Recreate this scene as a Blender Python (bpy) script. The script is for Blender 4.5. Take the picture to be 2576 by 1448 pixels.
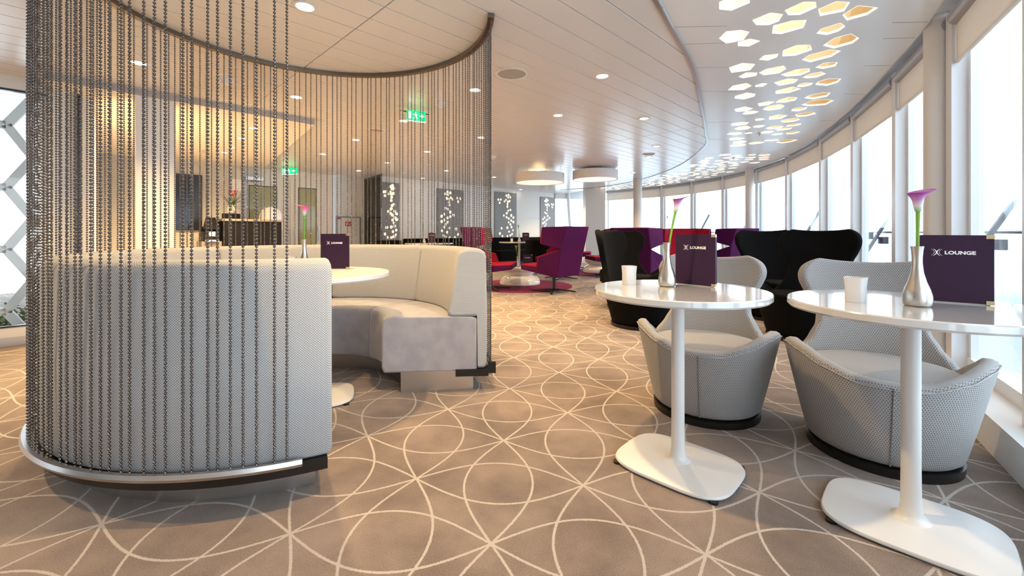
import bpy, bmesh, math, random
from mathutils import Vector, Matrix
from mathutils.geometry import tessellate_polygon
R = math.radians
random.seed(7)
scene = bpy.context.scene
for o in list(bpy.data.objects):
    bpy.data.objects.remove(o, do_unlink=True)

# ------------------------------------------------------------------ camera, sky, exposure
FPX, CX, HOR, CH = 1073.0, 1288.0, 584.0, 1.0      # focal length in px, principal column, horizon row, eye height
cam_d = bpy.data.cameras.new('camera')
cam_d.sensor_width = 36.0
cam_d.lens = FPX / 2576.0 * 36.0
cam_d.shift_y = -(724.0 - HOR) / 2576.0
cam_d.clip_start = 0.05
cam_d.clip_end = 300
cam = bpy.data.objects.new('camera', cam_d)
scene.collection.objects.link(cam)
cam.location = (0, 0, CH)
cam.rotation_euler = (R(90), 0, 0)
scene.camera = cam

world = bpy.data.worlds.new('overcast_sky')
scene.world = world
world.use_nodes = True
bg = world.node_tree.nodes['Background']
bg.inputs[0].default_value = (0.82, 0.92, 1.0, 1)
bg.inputs[1].default_value = 3.3

scene.view_settings.view_transform = 'Standard'
scene.view_settings.look = 'None'
scene.view_settings.exposure = 0.80
scene.view_settings.gamma = 1.0
scene.view_settings.use_curve_mapping = False
WARM = (1.0, 0.68, 0.32)
cy = scene.cycles
cy.max_bounces = 5; cy.diffuse_bounces = 4; cy.glossy_bounces = 3; cy.transmission_bounces = 4; cy.transparent_max_bounces = 12
cy.caustics_reflective = False; cy.caustics_refractive = False
cy.use_adaptive_sampling = True; cy.adaptive_threshold = 0.04
cy.sample_clamp_indirect = 6.0
SPOT_W = 104.0

# ------------------------------------------------------------------ helpers
COL = scene.collection
ZC = 2.38

def ray(px):
    return (px - CX) / FPX

def on_plane(px, py, z):
    Y = FPX * (CH - z) / (py - HOR)
    return Vector(((px - CX) / FPX * Y, Y, z))

def material(name, col, rough=0.5, metal=0.0, spec=0.5, emit=None, estr=0.0, coat=0.0, sheen=0.0, trans=0.0, alpha=1.0, bump=None):
    m = bpy.data.materials.new(name)
    m.use_nodes = True
    b = m.node_tree.nodes['Principled BSDF']
    b.inputs['Base Color'].default_value = (*col, 1)
    b.inputs['Roughness'].default_value = rough
    b.inputs['Metallic'].default_value = metal
    b.inputs['Specular IOR Level'].default_value = spec
    b.inputs['Coat Weight'].default_value = coat
    b.inputs['Coat Roughness'].default_value = 0.04
    b.inputs['Sheen Weight'].default_value = sheen
    b.inputs['Transmission Weight'].default_value = trans
    b.inputs['Alpha'].default_value = alpha
    if emit:
        b.inputs['Emission Color'].default_value = (*emit, 1)
        b.inputs['Emission Strength'].default_value = estr
    if bump:
        sc_, st_ = bump
        nt = m.node_tree
        g = nt.nodes.new('ShaderNodeNewGeometry')
        n = nt.nodes.new('ShaderNodeTexNoise')
        n.inputs['Scale'].default_value = sc_
        n.inputs['Detail'].default_value = 3
        nt.links.new(g.outputs['Position'], n.inputs['Vector'])
        bp = nt.nodes.new('ShaderNodeBump')
        bp.inputs['Strength'].default_value = st_
        bp.inputs['Distance'].default_value = 0.01
        nt.links.new(n.outputs['Fac'], bp.inputs['Height'])
        nt.links.new(bp.outputs['Normal'], b.inputs['Normal'])
    return m

class X:
    """tiny expression wrapper over math nodes"""
    def __init__(s, nt, sock): s.nt, s.s = nt, sock
    def _op(s, op, *a):
        n = s.nt.nodes.new('ShaderNodeMath'); n.operation = op
        for i, v in enumerate((s,) + a):
            if isinstance(v, X): s.nt.links.new(v.s, n.inputs[i])
            else: n.inputs[i].default_value = v
        return X(s.nt, n.outputs[0])
    def __add__(s, o): return s._op('ADD', o)
    def __sub__(s, o): return s._op('SUBTRACT', o)
    def __mul__(s, o): return s._op('MULTIPLY', o)
    def __truediv__(s, o): return s._op('DIVIDE', o)
    def frac(s): return s._op('FRACT')
    def abs(s): return s._op('ABSOLUTE')
    def sin(s): return s._op('SINE')
    def cos(s): return s._op('COSINE')
    def sqrt(s): return s._op('SQRT')
    def min(s, o): return s._op('MINIMUM', o)
    def smooth(s, a, b):
        n = s.nt.nodes.new('ShaderNodeMapRange'); n.interpolation_type = 'SMOOTHSTEP'
        s.nt.links.new(s.s, n.inputs[0]); n.inputs[1].default_value = a; n.inputs[2].default_value = b
        n.inputs[3].default_value = 0; n.inputs[4].default_value = 1
        return X(s.nt, n.outputs[0])

def mixcol(nt, fac, a, b):
    n = nt.nodes.new('ShaderNodeMix'); n.data_type = 'RGBA'
    nt.links.new(fac.s, n.inputs[0])
    for i, c in ((6, a), (7, b)):
        if isinstance(c, tuple): n.inputs[i].default_value = (*c, 1)
        else: nt.links.new(c, n.inputs[i])
    return n.outputs[2]

def dotted_fabric(name, light, dark, pitch, rdot, rough=0.8, depth=0.35, squash=1.0):
    """woven fabric with a hexagonal lattice of small sunk dots, from the UV map (in metres)"""
    m = material(name, light, rough, sheen=0.15, spec=0.3)
    nt = m.node_tree; b = nt.nodes['Principled BSDF']
    uv = nt.nodes.new('ShaderNodeUVMap')
    sp = nt.nodes.new('ShaderNodeSeparateXYZ'); nt.links.new(uv.outputs[0], sp.inputs[0])
    u = X(nt, sp.outputs[0]) / pitch; v = X(nt, sp.outputs[1]) / (pitch * 1.732 * squash)
    def cell(u, v):
        a = (u.frac() - 0.5); c = (v.frac() - 0.5) * 1.732
        return (a * a + c * c).sqrt()
    d = cell(u, v).min(cell(u + 0.5, v + 0.5))
    f = d.smooth(rdot * 0.75, rdot * 1.2)
    nt.links.new(mixcol(nt, f, dark, light), b.inputs['Base Color'])
    bp = nt.nodes.new('ShaderNodeBump'); bp.inputs['Strength'].default_value = depth; bp.inputs['Distance'].default_value = 0.002
    nt.links.new(f.s, bp.inputs['Height']); nt.links.new(bp.outputs[0], b.inputs['Normal'])
    return m

def glass_mat(name, tint=(1, 1, 1), refl=0.06):
    m = bpy.data.materials.new(name); m.use_nodes = True
    nt = m.node_tree; nt.nodes.remove(nt.nodes['Principled BSDF'])
    out = nt.nodes['Material Output']
    t = nt.nodes.new('ShaderNodeBsdfTransparent'); t.inputs[0].default_value = (*tint, 1)
    g = nt.nodes.new('ShaderNodeBsdfGlossy'); g.inputs['Roughness'].default_value = 0.02
    fr = nt.nodes.new('ShaderNodeFresnel'); fr.inputs[0].default_value = 1.35
    a = nt.nodes.new('ShaderNodeMath'); a.operation = 'MULTIPLY_ADD'; a.inputs[1].default_value = 0.45; a.inputs[2].default_value = refl * 0.2
    nt.links.new(fr.outputs[0], a.inputs[0])
    mx = nt.nodes.new('ShaderNodeMixShader')
    nt.links.new(a.outputs[0], mx.inputs[0]); nt.links.new(t.outputs[0], mx.inputs[1]); nt.links.new(g.outputs[0], mx.inputs[2])
    nt.links.new(mx.outputs[0], out.inputs['Surface'])
    return m

class MB:
    def __init__(s): s.v, s.f, s.uv = [], [], []
    def add(s, vs, fs, uv=None):
        n = len(s.v); s.v += [tuple(p) for p in vs]; s.f += [tuple(i + n for i in f) for f in fs]
        s.uv += uv if uv else [(0, 0)] * len(vs)
        return s
    def box(s, x0, x1, y0, y1, z0, z1):
        return s.add([(x0,y0,z0),(x1,y0,z0),(x1,y1,z0),(x0,y1,z0),(x0,y0,z1),(x1,y0,z1),(x1,y1,z1),(x0,y1,z1)],
              [(0,3,2,1),(4,5,6,7),(0,1,5,4),(1,2,6,5),(2,3,7,6),(3,0,4,7)])
    def beam(s, a, b, w, z0, z1, off=0.0):
        """box along the plan segment a-b, width w, centred (plus off to the right)"""
        a, b = Vector(a[:2]), Vector(b[:2]); d = (b - a).normalized(); n = Vector((d.y, -d.x))
        p = [a + n * (off - w/2), b + n * (off - w/2), b + n * (off + w/2), a + n * (off + w/2)]
        return s.prism([(q.x, q.y) for q in p], z0, z1)
    def prism(s, poly, z0, z1):
        ar = sum(poly[i][0]*poly[(i+1)%len(poly)][1]-poly[(i+1)%len(poly)][0]*poly[i][1] for i in range(len(poly)))
        if ar < 0: poly = poly[::-1]
        n = len(poly)
        vs = [(x,y,z0) for x,y in poly] + [(x,y,z1) for x,y in poly]
        return s.add(vs, [tuple(range(n))[::-1], tuple(range(n, 2*n))] + [(i,(i+1)%n,n+(i+1)%n,n+i) for i in range(n)])
    def lathe(s, prof, seg=32, c=(0,0), cap=True):
        m = len(prof); vs = []; fs = []
        for k in range(seg):
            a = 2*math.pi*k/seg
            vs += [(c[0]+r*math.cos(a), c[1]+r*math.sin(a), z) for r, z in prof]
        for k in range(seg):
            for i in range(m-1):
                p, q = k*m+i, ((k+1)%seg)*m+i
                fs.append((p, q, q+1, p+1))
        if cap:
            if prof[0][0] > 1e-5: fs.append(tuple(k*m for k in range(seg))[::-1])
            if prof[-1][0] > 1e-5: fs.append(tuple(k*m+m-1 for k in range(seg)))
        return s.add(vs, fs)
    def tube(s, pts, r, seg=8, cap=True):
        pts = [Vector(p) for p in pts]; n = len(pts); vs = []; fs = []
        rr = r if isinstance(r, (list, tuple)) else [r]*n
        up = Vector((0.31, 0.17, 0.93))
        for i, p in enumerate(pts):
            d = (pts[min(i+1,n-1)] - pts[max(i-1,0)]).normalized()
            a = d.cross(up)
            if a.length < 0.05: a = d.cross(Vector((1,0,0)))
            a.normalize(); b = d.cross(a)
            for k in range(seg):
                t = 2*math.pi*k/seg
                vs.append(p + (a*math.cos(t) + b*math.sin(t))*rr[i])
        for i in range(n-1):
            for k in range(seg):
                fs.append((i*seg+k, i*seg+(k+1)%seg, (i+1)*seg+(k+1)%seg, (i+1)*seg+k))
        if cap: fs += [tuple(range(seg))[::-1], tuple((n-1)*seg+k for k in range(seg))]
        return s.add(vs, fs)
    def sweep(s, prof, a0, a1, n, inset=0.0):
        """closed (r,z) section swept about the z axis from a0 to a1 degrees; ends capped, optionally softened"""
        cr = sum(p[0] for p in prof)/len(prof); cz = sum(p[1] for p in prof)/len(prof)
        per = [0]
        for i in range(len(prof)):
            q = prof[(i+1) % len(prof)]; per.append(per[-1] + math.hypot(q[0]-prof[i][0], q[1]-prof[i][1]))
        rings = []
        angs = [a0 + (a1-a0)*i/n for i in range(n+1)]
        for i, a in enumerate(angs):
            rings.append((a, 0.0))
        if inset:
            rm = max(p[0] for p in prof); da = math.degrees(inset/rm)
            rings = [(a0, inset), (a0+da*0.3, inset*0.35), (a0+da, 0)] + [(a, 0) for a in angs if a0+da*1.05 < a < a1-da*1.05] + [(a1-da, 0), (a1-da*0.3, inset*0.35), (a1, inset)]
        m = len(prof); vs = []; uv = []
        for a, ins in rings:
            t = R(a)
            for i, (r, z) in enumerate(prof):
                dx, dz = cr - r, cz - z; L = math.hypot(dx, dz) or 1
                r2, z2 = r + dx/L*ins, z + dz/L*ins
                vs.append((r2*math.cos(t), r2*math.sin(t), z2)); uv.append((t*1.0, per[i]))
        fs = []
        for k in range(len(rings)-1):
            for i in range(m):
                fs.append((k*m+i, (k+1)*m+i, (k+1)*m+(i+1)%m, k*m+(i+1)%m))
        s.add(vs, fs, uv)
        # end caps with their own flat uv
        for k, flip in ((0, False), (len(rings)-1, True)):
            cap = [vs[k*m+i] for i in range(m)]
            cuv = [(math.hypot(p[0], p[1]), p[2]) for p in cap]
            f = tuple(range(m))
            s.add(cap, [f[::-1] if flip else f], cuv)
        return s
    def grid(s, nu, nv, fn, uvfn=None):
        vs = []; uv = []
        for i in range(nu+1):
            for j in range(nv+1):
                vs.append(fn(i/nu, j/nv)); uv.append(uvfn(i/nu, j/nv) if uvfn else (i/nu, j/nv))
        fs = [(i*(nv+1)+j, (i+1)*(nv+1)+j, (i+1)*(nv+1)+j+1, i*(nv+1)+j+1) for i in range(nu) for j in range(nv)]
        return s.add(vs, fs, uv)
    def mesh(s, name, smooth=False, mats=()):
        me = bpy.data.meshes.new(name); me.from_pydata(s.v, [], s.f)
        ul = me.uv_layers.new(name='UVMap')
        vi = [0]*len(me.loops); me.loops.foreach_get('vertex_index', vi)
        fl = []
        for i in vi: fl += s.uv[i]
        ul.data.foreach_set('uv', fl)
        for mm in mats: me.materials.append(mm)
        me.update()
        if smooth:
            bm = bmesh.new(); bm.from_mesh(me)
            bmesh.ops.recalc_face_normals(bm, faces=bm.faces)
            for f in bm.faces: f.smooth = True
            ang = R(smooth if smooth is not True else 40)
            for e in bm.edges:
                if len(e.link_faces) == 2 and e.calc_face_angle(0) > ang: e.smooth = False
            bm.to_mesh(me); bm.free()
        return me

def link(name, me, parent=None):
    o = bpy.data.objects.new(name, me); COL.objects.link(o)
    if parent is not None: o.parent = parent
    return o

def obj(name, mb, m, parent=None, smooth=False):
    return link(name, mb.mesh(name, smooth, [m]), parent)

def tag(o, label, cat=None, group=None):
    o['label'] = label
    if cat: o['category'] = cat
    if group: o['group'] = group
    return o

def thing(name, label, cat, loc=(0,0,0), rz=0.0, group=None):
    o = bpy.data.objects.new(name, None); COL.objects.link(o)
    o.location = loc; o.rotation_euler = (0, 0, rz); o.empty_display_size = 0.1
    return tag(o, label, cat, group)

def struct(name, mb, m, label=None, smooth=False):
    o = obj(name, mb, m, None, smooth); o['kind'] = 'structure'
    if label: o['label'] = label
    return o

def mods(o, solid=None, sub=0, bevel=0, offset=-1.0):
    if solid:
        md = o.modifiers.new('solid', 'SOLIDIFY'); md.thickness = solid; md.offset = offset
    if bevel:
        md = o.modifiers.new('bevel', 'BEVEL'); md.width = bevel; md.segments = 2; md.limit_method = 'ANGLE'
    if sub:
        md = o.modifiers.new('sub', 'SUBSURF'); md.levels = sub; md.render_levels = sub
    return o

def lerp_table(t, x):
    if x <= t[0][0]: return t[0][1]
    for (a, b), (c, d) in zip(t, t[1:]):
        if x <= c:
            k = (x-a)/(c-a); k = k*k*(3-2*k) * 0.6 + k*0.4
            return b + (d-b)*k
    return t[-1][1]

def catmull(P, n):
    P = [Vector(p) for p in P]
    Q = [P[0]*2-P[1]] + P + [P[-1]*2-P[-2]]
    out = []
    for i in range(1, len(Q)-2):
        for k in range(n):
            t = k/n; a, b, c, d = Q[i-1], Q[i], Q[i+1], Q[i+2]
            out.append(0.5*((2*b)+(c-a)*t+(2*a-5*b+4*c-d)*t*t+(-a+3*b-3*c+d)*t**3))
    out.append(P[-1])
    return out

# ------------------------------------------------------------------ materials
M = {}
M['planks'] = material('ceiling_plank_paint', (0.80, 0.79, 0.78), 0.25, spec=0.5)
M['ring'] = material('gloss_white_ceiling', (0.88, 0.90, 0.92), 0.22, spec=0.5)
M['white'] = material('white_paint', (0.80, 0.79, 0.77), 0.55)
M['soffit'] = material('cream_soffit_paint', (0.90, 0.88, 0.84), 0.6)
M['greywall'] = material('taupe_wall', (0.50, 0.48, 0.44), 0.6)
M['colpaint'] = material('column_paint', (0.74, 0.72, 0.69), 0.4)
M['panelgrey'] = material('grey_wall_panel', (0.25, 0.25, 0.25), 0.45)
M['darkgap'] = material('ceiling_void', (0.30, 0.30, 0.30), 0.8)
M['gold'] = material('lightbox_lining', (0.72, 0.56, 0.32), 0.5)
for j, (c_, e_) in enumerate([((1.0,0.86,0.66),0.62),((1.0,0.85,0.63),0.52),((1.0,0.80,0.54),0.40),((1.0,0.72,0.42),0.27),((1.0,0.66,0.34),0.17)]):  # emission and tint step down outward: backlight falloff painted in
    M['falloff%d' % j] = material('backlight_falloff_%d' % j, (0.72, 0.56, 0.32), 0.5, emit=c_, estr=e_)
M['rim'] = material('acrylic_edge_added_glow', (0.92, 0.90, 0.86), 0.4, emit=(1.0,0.9,0.75), estr=0.45)  # rim is no lamp: glow added in place of light-box spill
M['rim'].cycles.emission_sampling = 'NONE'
M['steel'] = material('brushed_steel', (0.62, 0.61, 0.60), 0.28, metal=1.0)
M['alu'] = material('window_aluminium', (0.80, 0.82, 0.85), 0.35)
M['strut'] = material('darkened_strut', (0.10, 0.11, 0.12), 0.5)  # paint set dark so the struts show against the bright sky
M['rail'] = material('dark_handrail', (0.03, 0.035, 0.045), 0.4)
M['glass'] = glass_mat('window_glass', (0.97, 0.985, 1.0))
M['screen_glass'] = glass_mat('windbreak_glass', (0.90, 0.94, 0.96))
M['smoked'] = glass_mat('smoked_glass', (0.16, 0.14, 0.11), 0.4)
M['olive'] = material('olive_door_glass', (0.40, 0.40, 0.21), 0.12)
M['blind'] = material('cream_blind_fabric', (0.84, 0.77, 0.68), 0.8)
nt_ = M['blind'].node_tree; b_ = nt_.nodes['Principled BSDF']; tl_ = nt_.nodes.new('ShaderNodeBsdfTranslucent'); tl_.inputs[0].default_value = (0.80, 0.72, 0.64, 1)
mx_ = nt_.nodes.new('ShaderNodeMixShader'); mx_.inputs[0].default_value = 0.33
nt_.links.new(b_.outputs[0], mx_.inputs[1]); nt_.links.new(tl_.outputs[0], mx_.inputs[2]); nt_.links.new(mx_.outputs[0], nt_.nodes['Material Output'].inputs['Surface'])
M['cassette'] = material('blind_cassette_grey', (0.42, 0.41, 0.42), 0.4)
M['black'] = material('black_trim', (0.006, 0.006, 0.006), 0.35)
M['blackfab'] = material('black_wool', (0.0035, 0.0035, 0.004), 0.95, sheen=0.0, spec=0.12, bump=(400, 0.2))
M['greyfab'] = dotted_fabric('grey_dotted_fabric', (0.43, 0.415, 0.405), (0.195, 0.19, 0.192), 0.0100, 0.38)
M['sofafab'] = dotted_fabric('pale_woven_fabric', (0.57, 0.56, 0.545), (0.21, 0.215, 0.23), 0.0085, 0.37, squash=0.62)
M['greyplain'] = material('grey_plain_fabric', (0.34, 0.33, 0.325), 0.85, sheen=0.1, spec=0.2)
M['velvet'] = material('lilac_grey_velvet', (0.33, 0.315, 0.335), 0.85, sheen=0.5, spec=0.2, bump=(9, 0.25))
nt_ = M['velvet'].node_tree; b_ = nt_.nodes['Principled BSDF']; tn_ = [n for n in nt_.nodes if n.type == 'TEX_NOISE'][0]
f_ = X(nt_, tn_.outputs['Fac']).smooth(0.35, 0.65)
nt_.links.new(mixcol(nt_, f_, (0.295, 0.28, 0.305), (0.35, 0.335, 0.352)), b_.inputs['Base Color'])
M['purple'] = material('purple_velvet', (0.055, 0.003, 0.050), 0.8, sheen=0.18, spec=0.15)
M['purple'].node_tree.nodes['Principled BSDF'].inputs['Sheen Tint'].default_value = (0.6, 0.05, 0.5, 1)
M['red'] = material('crimson_velvet', (0.27, 0.004, 0.022), 0.8, sheen=0.12, spec=0.15)
M['red'].node_tree.nodes['Principled BSDF'].inputs['Sheen Tint'].default_value = (0.9, 0.1, 0.2, 1)
M['rug'] = material('magenta_rug_pile', (0.15, 0.002, 0.055), 0.95, bump=(300, 0.4))
M['whitegloss'] = material('white_lacquer', (0.80, 0.80, 0.80), 0.18, coat=0.6)
M['tabletop'] = material('white_glass_top', (0.60, 0.60, 0.60), 0.12, coat=1.0, spec=0.8)
M['tablewhite'] = material('white_powder_coat', (0.66, 0.655, 0.65), 0.35)
M['menu'] = material('aubergine_leatherette', (0.030, 0.009, 0.034), 0.4, spec=0.3)
M['paper'] = material('menu_paper', (0.82, 0.80, 0.76), 0.7)
M['print'] = material('white_print', (0.85, 0.84, 0.86), 0.5)
M['brass'] = material('brass_corner', (0.72, 0.55, 0.32), 0.3, metal=1.0)
M['pewter'] = material('satin_pewter', (0.56, 0.53, 0.49), 0.32, metal=1.0)
M['bead'] = material('gunmetal_beads', (0.17, 0.162, 0.166), 0.17, metal=1.0)
M['railbronze'] = material('bronze_rail', (0.22, 0.19, 0.16), 0.3, metal=1.0)
M['frost'] = material('frosted_glass_votive', (0.86, 0.86, 0.88), 0.45, trans=0.25)
M['stem'] = material('green_stem', (0.16, 0.36, 0.03), 0.5)
M['screen'] = material('dark_tv_screen', (0.008, 0.012, 0.03), 0.15)
M['tvframe'] = material('tv_bezel', (0.01, 0.01, 0.012), 0.3)
M['lens'] = material('downlight_lens', (1, 1, 1), 0.5, emit=(1.0, 0.86, 0.66), estr=14.0)
M['pendantglow'] = material('pendant_diffuser', (1, 1, 1), 0.5, emit=(1.0, 0.80, 0.58), estr=0.62)
M['hexlit'] = material('lit_wall_cutout', (1, 1, 1), 0.5, emit=(1.0, 0.80, 0.50), estr=0.36)
M['exit'] = material('green_exit_sign', (0.0, 0.35, 0.10), 0.4, emit=(0.0, 0.75, 0.20), estr=0.9)
M['exitwhite'] = material('exit_sign_white', (1, 1, 1), 0.4, emit=(0.9, 1.0, 0.92), estr=1.0)
M['grille'] = material('speaker_grille', (0.42, 0.40, 0.38), 0.6)
M['plastic'] = material('white_plastic', (0.78, 0.78, 0.78), 0.4)
M['deck'] = material('pale_deck', (0.55, 0.58, 0.60), 0.6)
M['sea'] = material('grey_sea', (0.45, 0.52, 0.55), 0.35)
M['leaf'] = material('dark_leaf', (0.03, 0.06, 0.02), 0.5)
M['bush'] = material('green_bush', (0.05, 0.14, 0.02), 0.7)
M['redflower'] = material('red_petals', (0.45, 0.02, 0.05), 0.5)
M['redsign'] = material('red_sign', (0.45, 0.03, 0.02), 0.5)
M['bluegrey'] = material('blue_grey_frame', (0.22, 0.28, 0.36), 0.4)
M['edgeband'] = material('grey_edge_band', (0.40, 0.39, 0.40), 0.5)
M['hexframe'] = material('hexagon_lattice_paint', (0.86, 0.90, 0.87), 0.5)
M['stone'] = material('stone_vase', (0.62, 0.55, 0.48), 0.5)
M['blackpanel'] = material('black_counter', (0.006, 0.005, 0.007), 0.5, spec=0.2)
M['taupecab'] = material('taupe_cabinet', (0.24, 0.20, 0.165), 0.4)

for k_ in ['lens','pendantglow','hexlit','exit','exitwhite'] + ['falloff%d' % j for j in range(5)]:
    M[k_].cycles.emission_sampling = 'NONE'

def calla_mat(name, tip):
    m = material(name, tip, 0.45, sheen=0.1)
    nt = m.node_tree; b = nt.nodes['Principled BSDF']
    uv = nt.nodes.new('ShaderNodeUVMap'); sp = nt.nodes.new('ShaderNodeSeparateXYZ'); nt.links.new(uv.outputs[0], sp.inputs[0])
    r = nt.nodes.new('ShaderNodeValToRGB'); nt.links.new(sp.outputs[1], r.inputs[0])
    e = r.color_ramp.elements
    e[0].position = 0.0; e[0].color = (0.20, 0.40, 0.10, 1)
    e[1].position = 1.0; e[1].color = (*tip, 1)
    k = e.new(0.32); k.color = (0.70, 0.66, 0.68, 1)
    k = e.new(0.62); k.color = (tip[0]*0.8+0.25, tip[1]+0.22, tip[2]*0.8+0.25, 1)
    nt.links.new(r.outputs[0], b.inputs['Base Color'])
    return m
M['calla'] = calla_mat('violet_calla_petal', (0.33, 0.01, 0.30))
M['callapink'] = calla_mat('pink_calla_petal', (0.75, 0.03, 0.28))

# carpet: two interlaced lattices of crossing wave lines
def carpet():
    m = material('interlaced_line_carpet', (0.2, 0.18, 0.17), 0.95, spec=0.1, sheen=0.2)
    nt = m.node_tree; b = nt.nodes['Principled BSDF']
    g = nt.nodes.new('ShaderNodeNewGeometry')
    jn = nt.nodes.new('ShaderNodeTexNoise'); jn.inputs['Scale'].default_value = 170; jn.inputs['Detail'].default_value = 1
    nt.links.new(g.outputs['Position'], jn.inputs['Vector'])
    sp = nt.nodes.new('ShaderNodeSeparateXYZ'); nt.links.new(g.outputs['Position'], sp.inputs[0])
    x = X(nt, sp.outputs[0]) - (-0.067); y = X(nt, sp.outputs[1]) - 1.370
    ax, ay, bx, by = 0.670, -0.046, 0.027, 0.680
    det = ax*by - ay*bx
    p = x * (by/det) + y * (-bx/det)
    q = x * (-ay/det) + y * (ax/det)
    L, A = 0.675, 0.137
    def chain(P, Q):
        d = ((P + 0.5).frac() - 0.5).abs() * L
        w = (Q * math.pi).sin().abs() * A
        c = (Q * math.pi).cos() * (A*math.pi/L)
        return ((d - w).abs()) / ((c*c) + 1.0).sqrt()
    d = chain(p, q).min(chain(q, p)).min(chain(p + 0.5, q + 0.5)).min(chain(q + 0.5, p + 0.5))
    d = d + (X(nt, jn.outputs['Fac']) - 0.5) * 0.006
    line = d.smooth(0.0056, 0.0034)
    n1 = nt.nodes.new('ShaderNodeTexNoise'); n1.inputs['Scale'].default_value = 2.6; n1.inputs['Detail'].default_value = 4; n1.inputs['Roughness'].default_value = 0.6
    nt.links.new(g.outputs['Position'], n1.inputs['Vector'])
    n2 = nt.nodes.new('ShaderNodeTexNoise'); n2.inputs['Scale'].default_value = 260; n2.inputs['Detail'].default_value = 2
    nt.links.new(g.outputs['Position'], n2.inputs['Vector'])
    blot = (X(nt, n1.outputs['Fac']) * 0.6 + X(nt, n2.outputs['Fac']) * 0.4).smooth(0.32, 0.68)
    base = mixcol(nt, blot, (0.128, 0.094, 0.075), (0.282, 0.216, 0.176))
    nt.links.new(mixcol(nt, line, base, (0.43, 0.38, 0.335)), b.inputs['Base Color'])
    bp = nt.nodes.new('ShaderNodeBump'); bp.inputs['Strength'].default_value = 0.5; bp.inputs['Distance'].default_value = 0.004
    nt.links.new(n2.outputs['Fac'], bp.inputs['Height']); nt.links.new(bp.outputs[0], b.inputs['Normal'])
    return m
M['carpet'] = carpet()

# ------------------------------------------------------------------ plan of the room
T_ = [(-2.2,-2.4),(-0.6,0.2),(0.86,2.54),(1.15,3.0),(1.49,3.53),(1.89,4.3),(2.65,5.83),(3.11,6.92),(3.47,9.03),(3.34,11.3),(2.7,12.9),(1.6,13.9)]
E_ = [(-0.5,-2.4),(1.0,0.05),(2.55,2.50),(2.8,2.89),(3.12,3.47),(3.62,4.40),(4.25,5.76),(5.0,7.75),(5.3,9.7),(4.98,11.66),(4.2,13.3),(3.0,14.6)]
NS = 10
TC = catmull(T_, NS); EC = catmull(E_, NS)
def offset(C, d):
    out = []
    for i, p in enumerate(C):
        t = (C[min(i+1, len(C)-1)] - C[max(i-1, 0)]).normalized()
        out.append(p + Vector((t.y, -t.x)) * d)
    return out
GC = offset(EC, 0.20)                       # glazing line
def hit(C, px):
    u = ray(px); best = None
    for a, b in zip(C, C[1:]):
        fa, fb = a.x - u*a.y, b.x - u*b.y
        if fa * fb <= 0 and abs(fa-fb) > 1e-9:
            p = a + (b-a) * (fa/(fa-fb))
            if p.y > 0.3 and (best is None or p.y < best.y): best = p
    return best
def on_line(px, k):                         # wall lines X = Y - k run at 45 degrees
    u = ray(px); Y = k / (1 - u); return Vector((u*Y, Y))

# floor
fl = [(-11.2,-2.6)] + [(p.x, p.y) for p in offset(EC, 0.25)] + [(3.6,16.2),(1.3,16.2),(-3.2,11.4),(-4.6,10.6),(-6.3,9.6),(-8.2,7.2),(-11.2,-2.2)]
mb = MB(); mb.v = [(x, y, 0) for x, y in fl]; mb.uv = [(0,0)]*len(fl); mb.f = [tuple(range(len(fl)))]
struct('floor', mb, M['carpet'], 'taupe carpet woven with pale interlaced wave lines')
# slab above everything
slab = [(-11.6,-2.8)] + [(p.x, p.y) for p in offset(EC, 0.36)] + [(3.7,16.4),(1.2,16.6),(-3.6,11.9),(-5.2,11.2),(-6.8,10.2),(-11.6,5.0)]
ar_ = sum(slab[i][0]*slab[(i+1)%len(slab)][1]-slab[(i+1)%len(slab)][0]*slab[i][1] for i in range(len(slab)))
struct('ceiling', MB().prism(slab, 2.52, 2.60), M['darkgap'], 'white panelled lounge ceiling')
ceiling = bpy.data.objects['ceiling']

# ------------------------------------------------------------------ ceiling planks (clipped to the trim line)
def hull(pts):
    pts = sorted(set(pts))
    def half(ps):
        h = []
        for p in ps:
            while len(h) > 1 and (h[-1][0]-h[-2][0])*(p[1]-h[-2][1])-(h[-1][1]-h[-2][1])*(p[0]-h[-2][0]) <= 0: h.pop()
            h.append(p)
        return h[:-1]
    return half(pts) + half(pts[::-1])
HULL = hull([(round(p.x,3), round(p.y,3)) for p in TC] + [(-11.4,-2.7),(-11.4,12.0),(1.5,16.4),(-3.0,16.4)])
def clip(poly, H):
    for i in range(len(H)):
        a, b = H[i], H[(i+1) % len(H)]
        side = lambda p: (b[0]-a[0])*(p[1]-a[1])-(b[1]-a[1])*(p[0]-a[0])
        out = []
        for j in range(len(poly)):
            p, q = poly[j], poly[(j+1) % len(poly)]
            sp, sq = side(p), side(q)
            if sp >= 0: out.append(p)
            if sp*sq < 0:
                k = sp/(sp-sq); out.append((p[0]+(q[0]-p[0])*k, p[1]+(q[1]-p[1])*k))
        poly = out
        if len(poly) < 3: return None
    return poly
E1 = Vector((0.7071, 0.7071)); E2 = Vector((0.7071, -0.7071))
PW, PL, PO = 0.20, 4.38, 1.30
plank_n = 0
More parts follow.
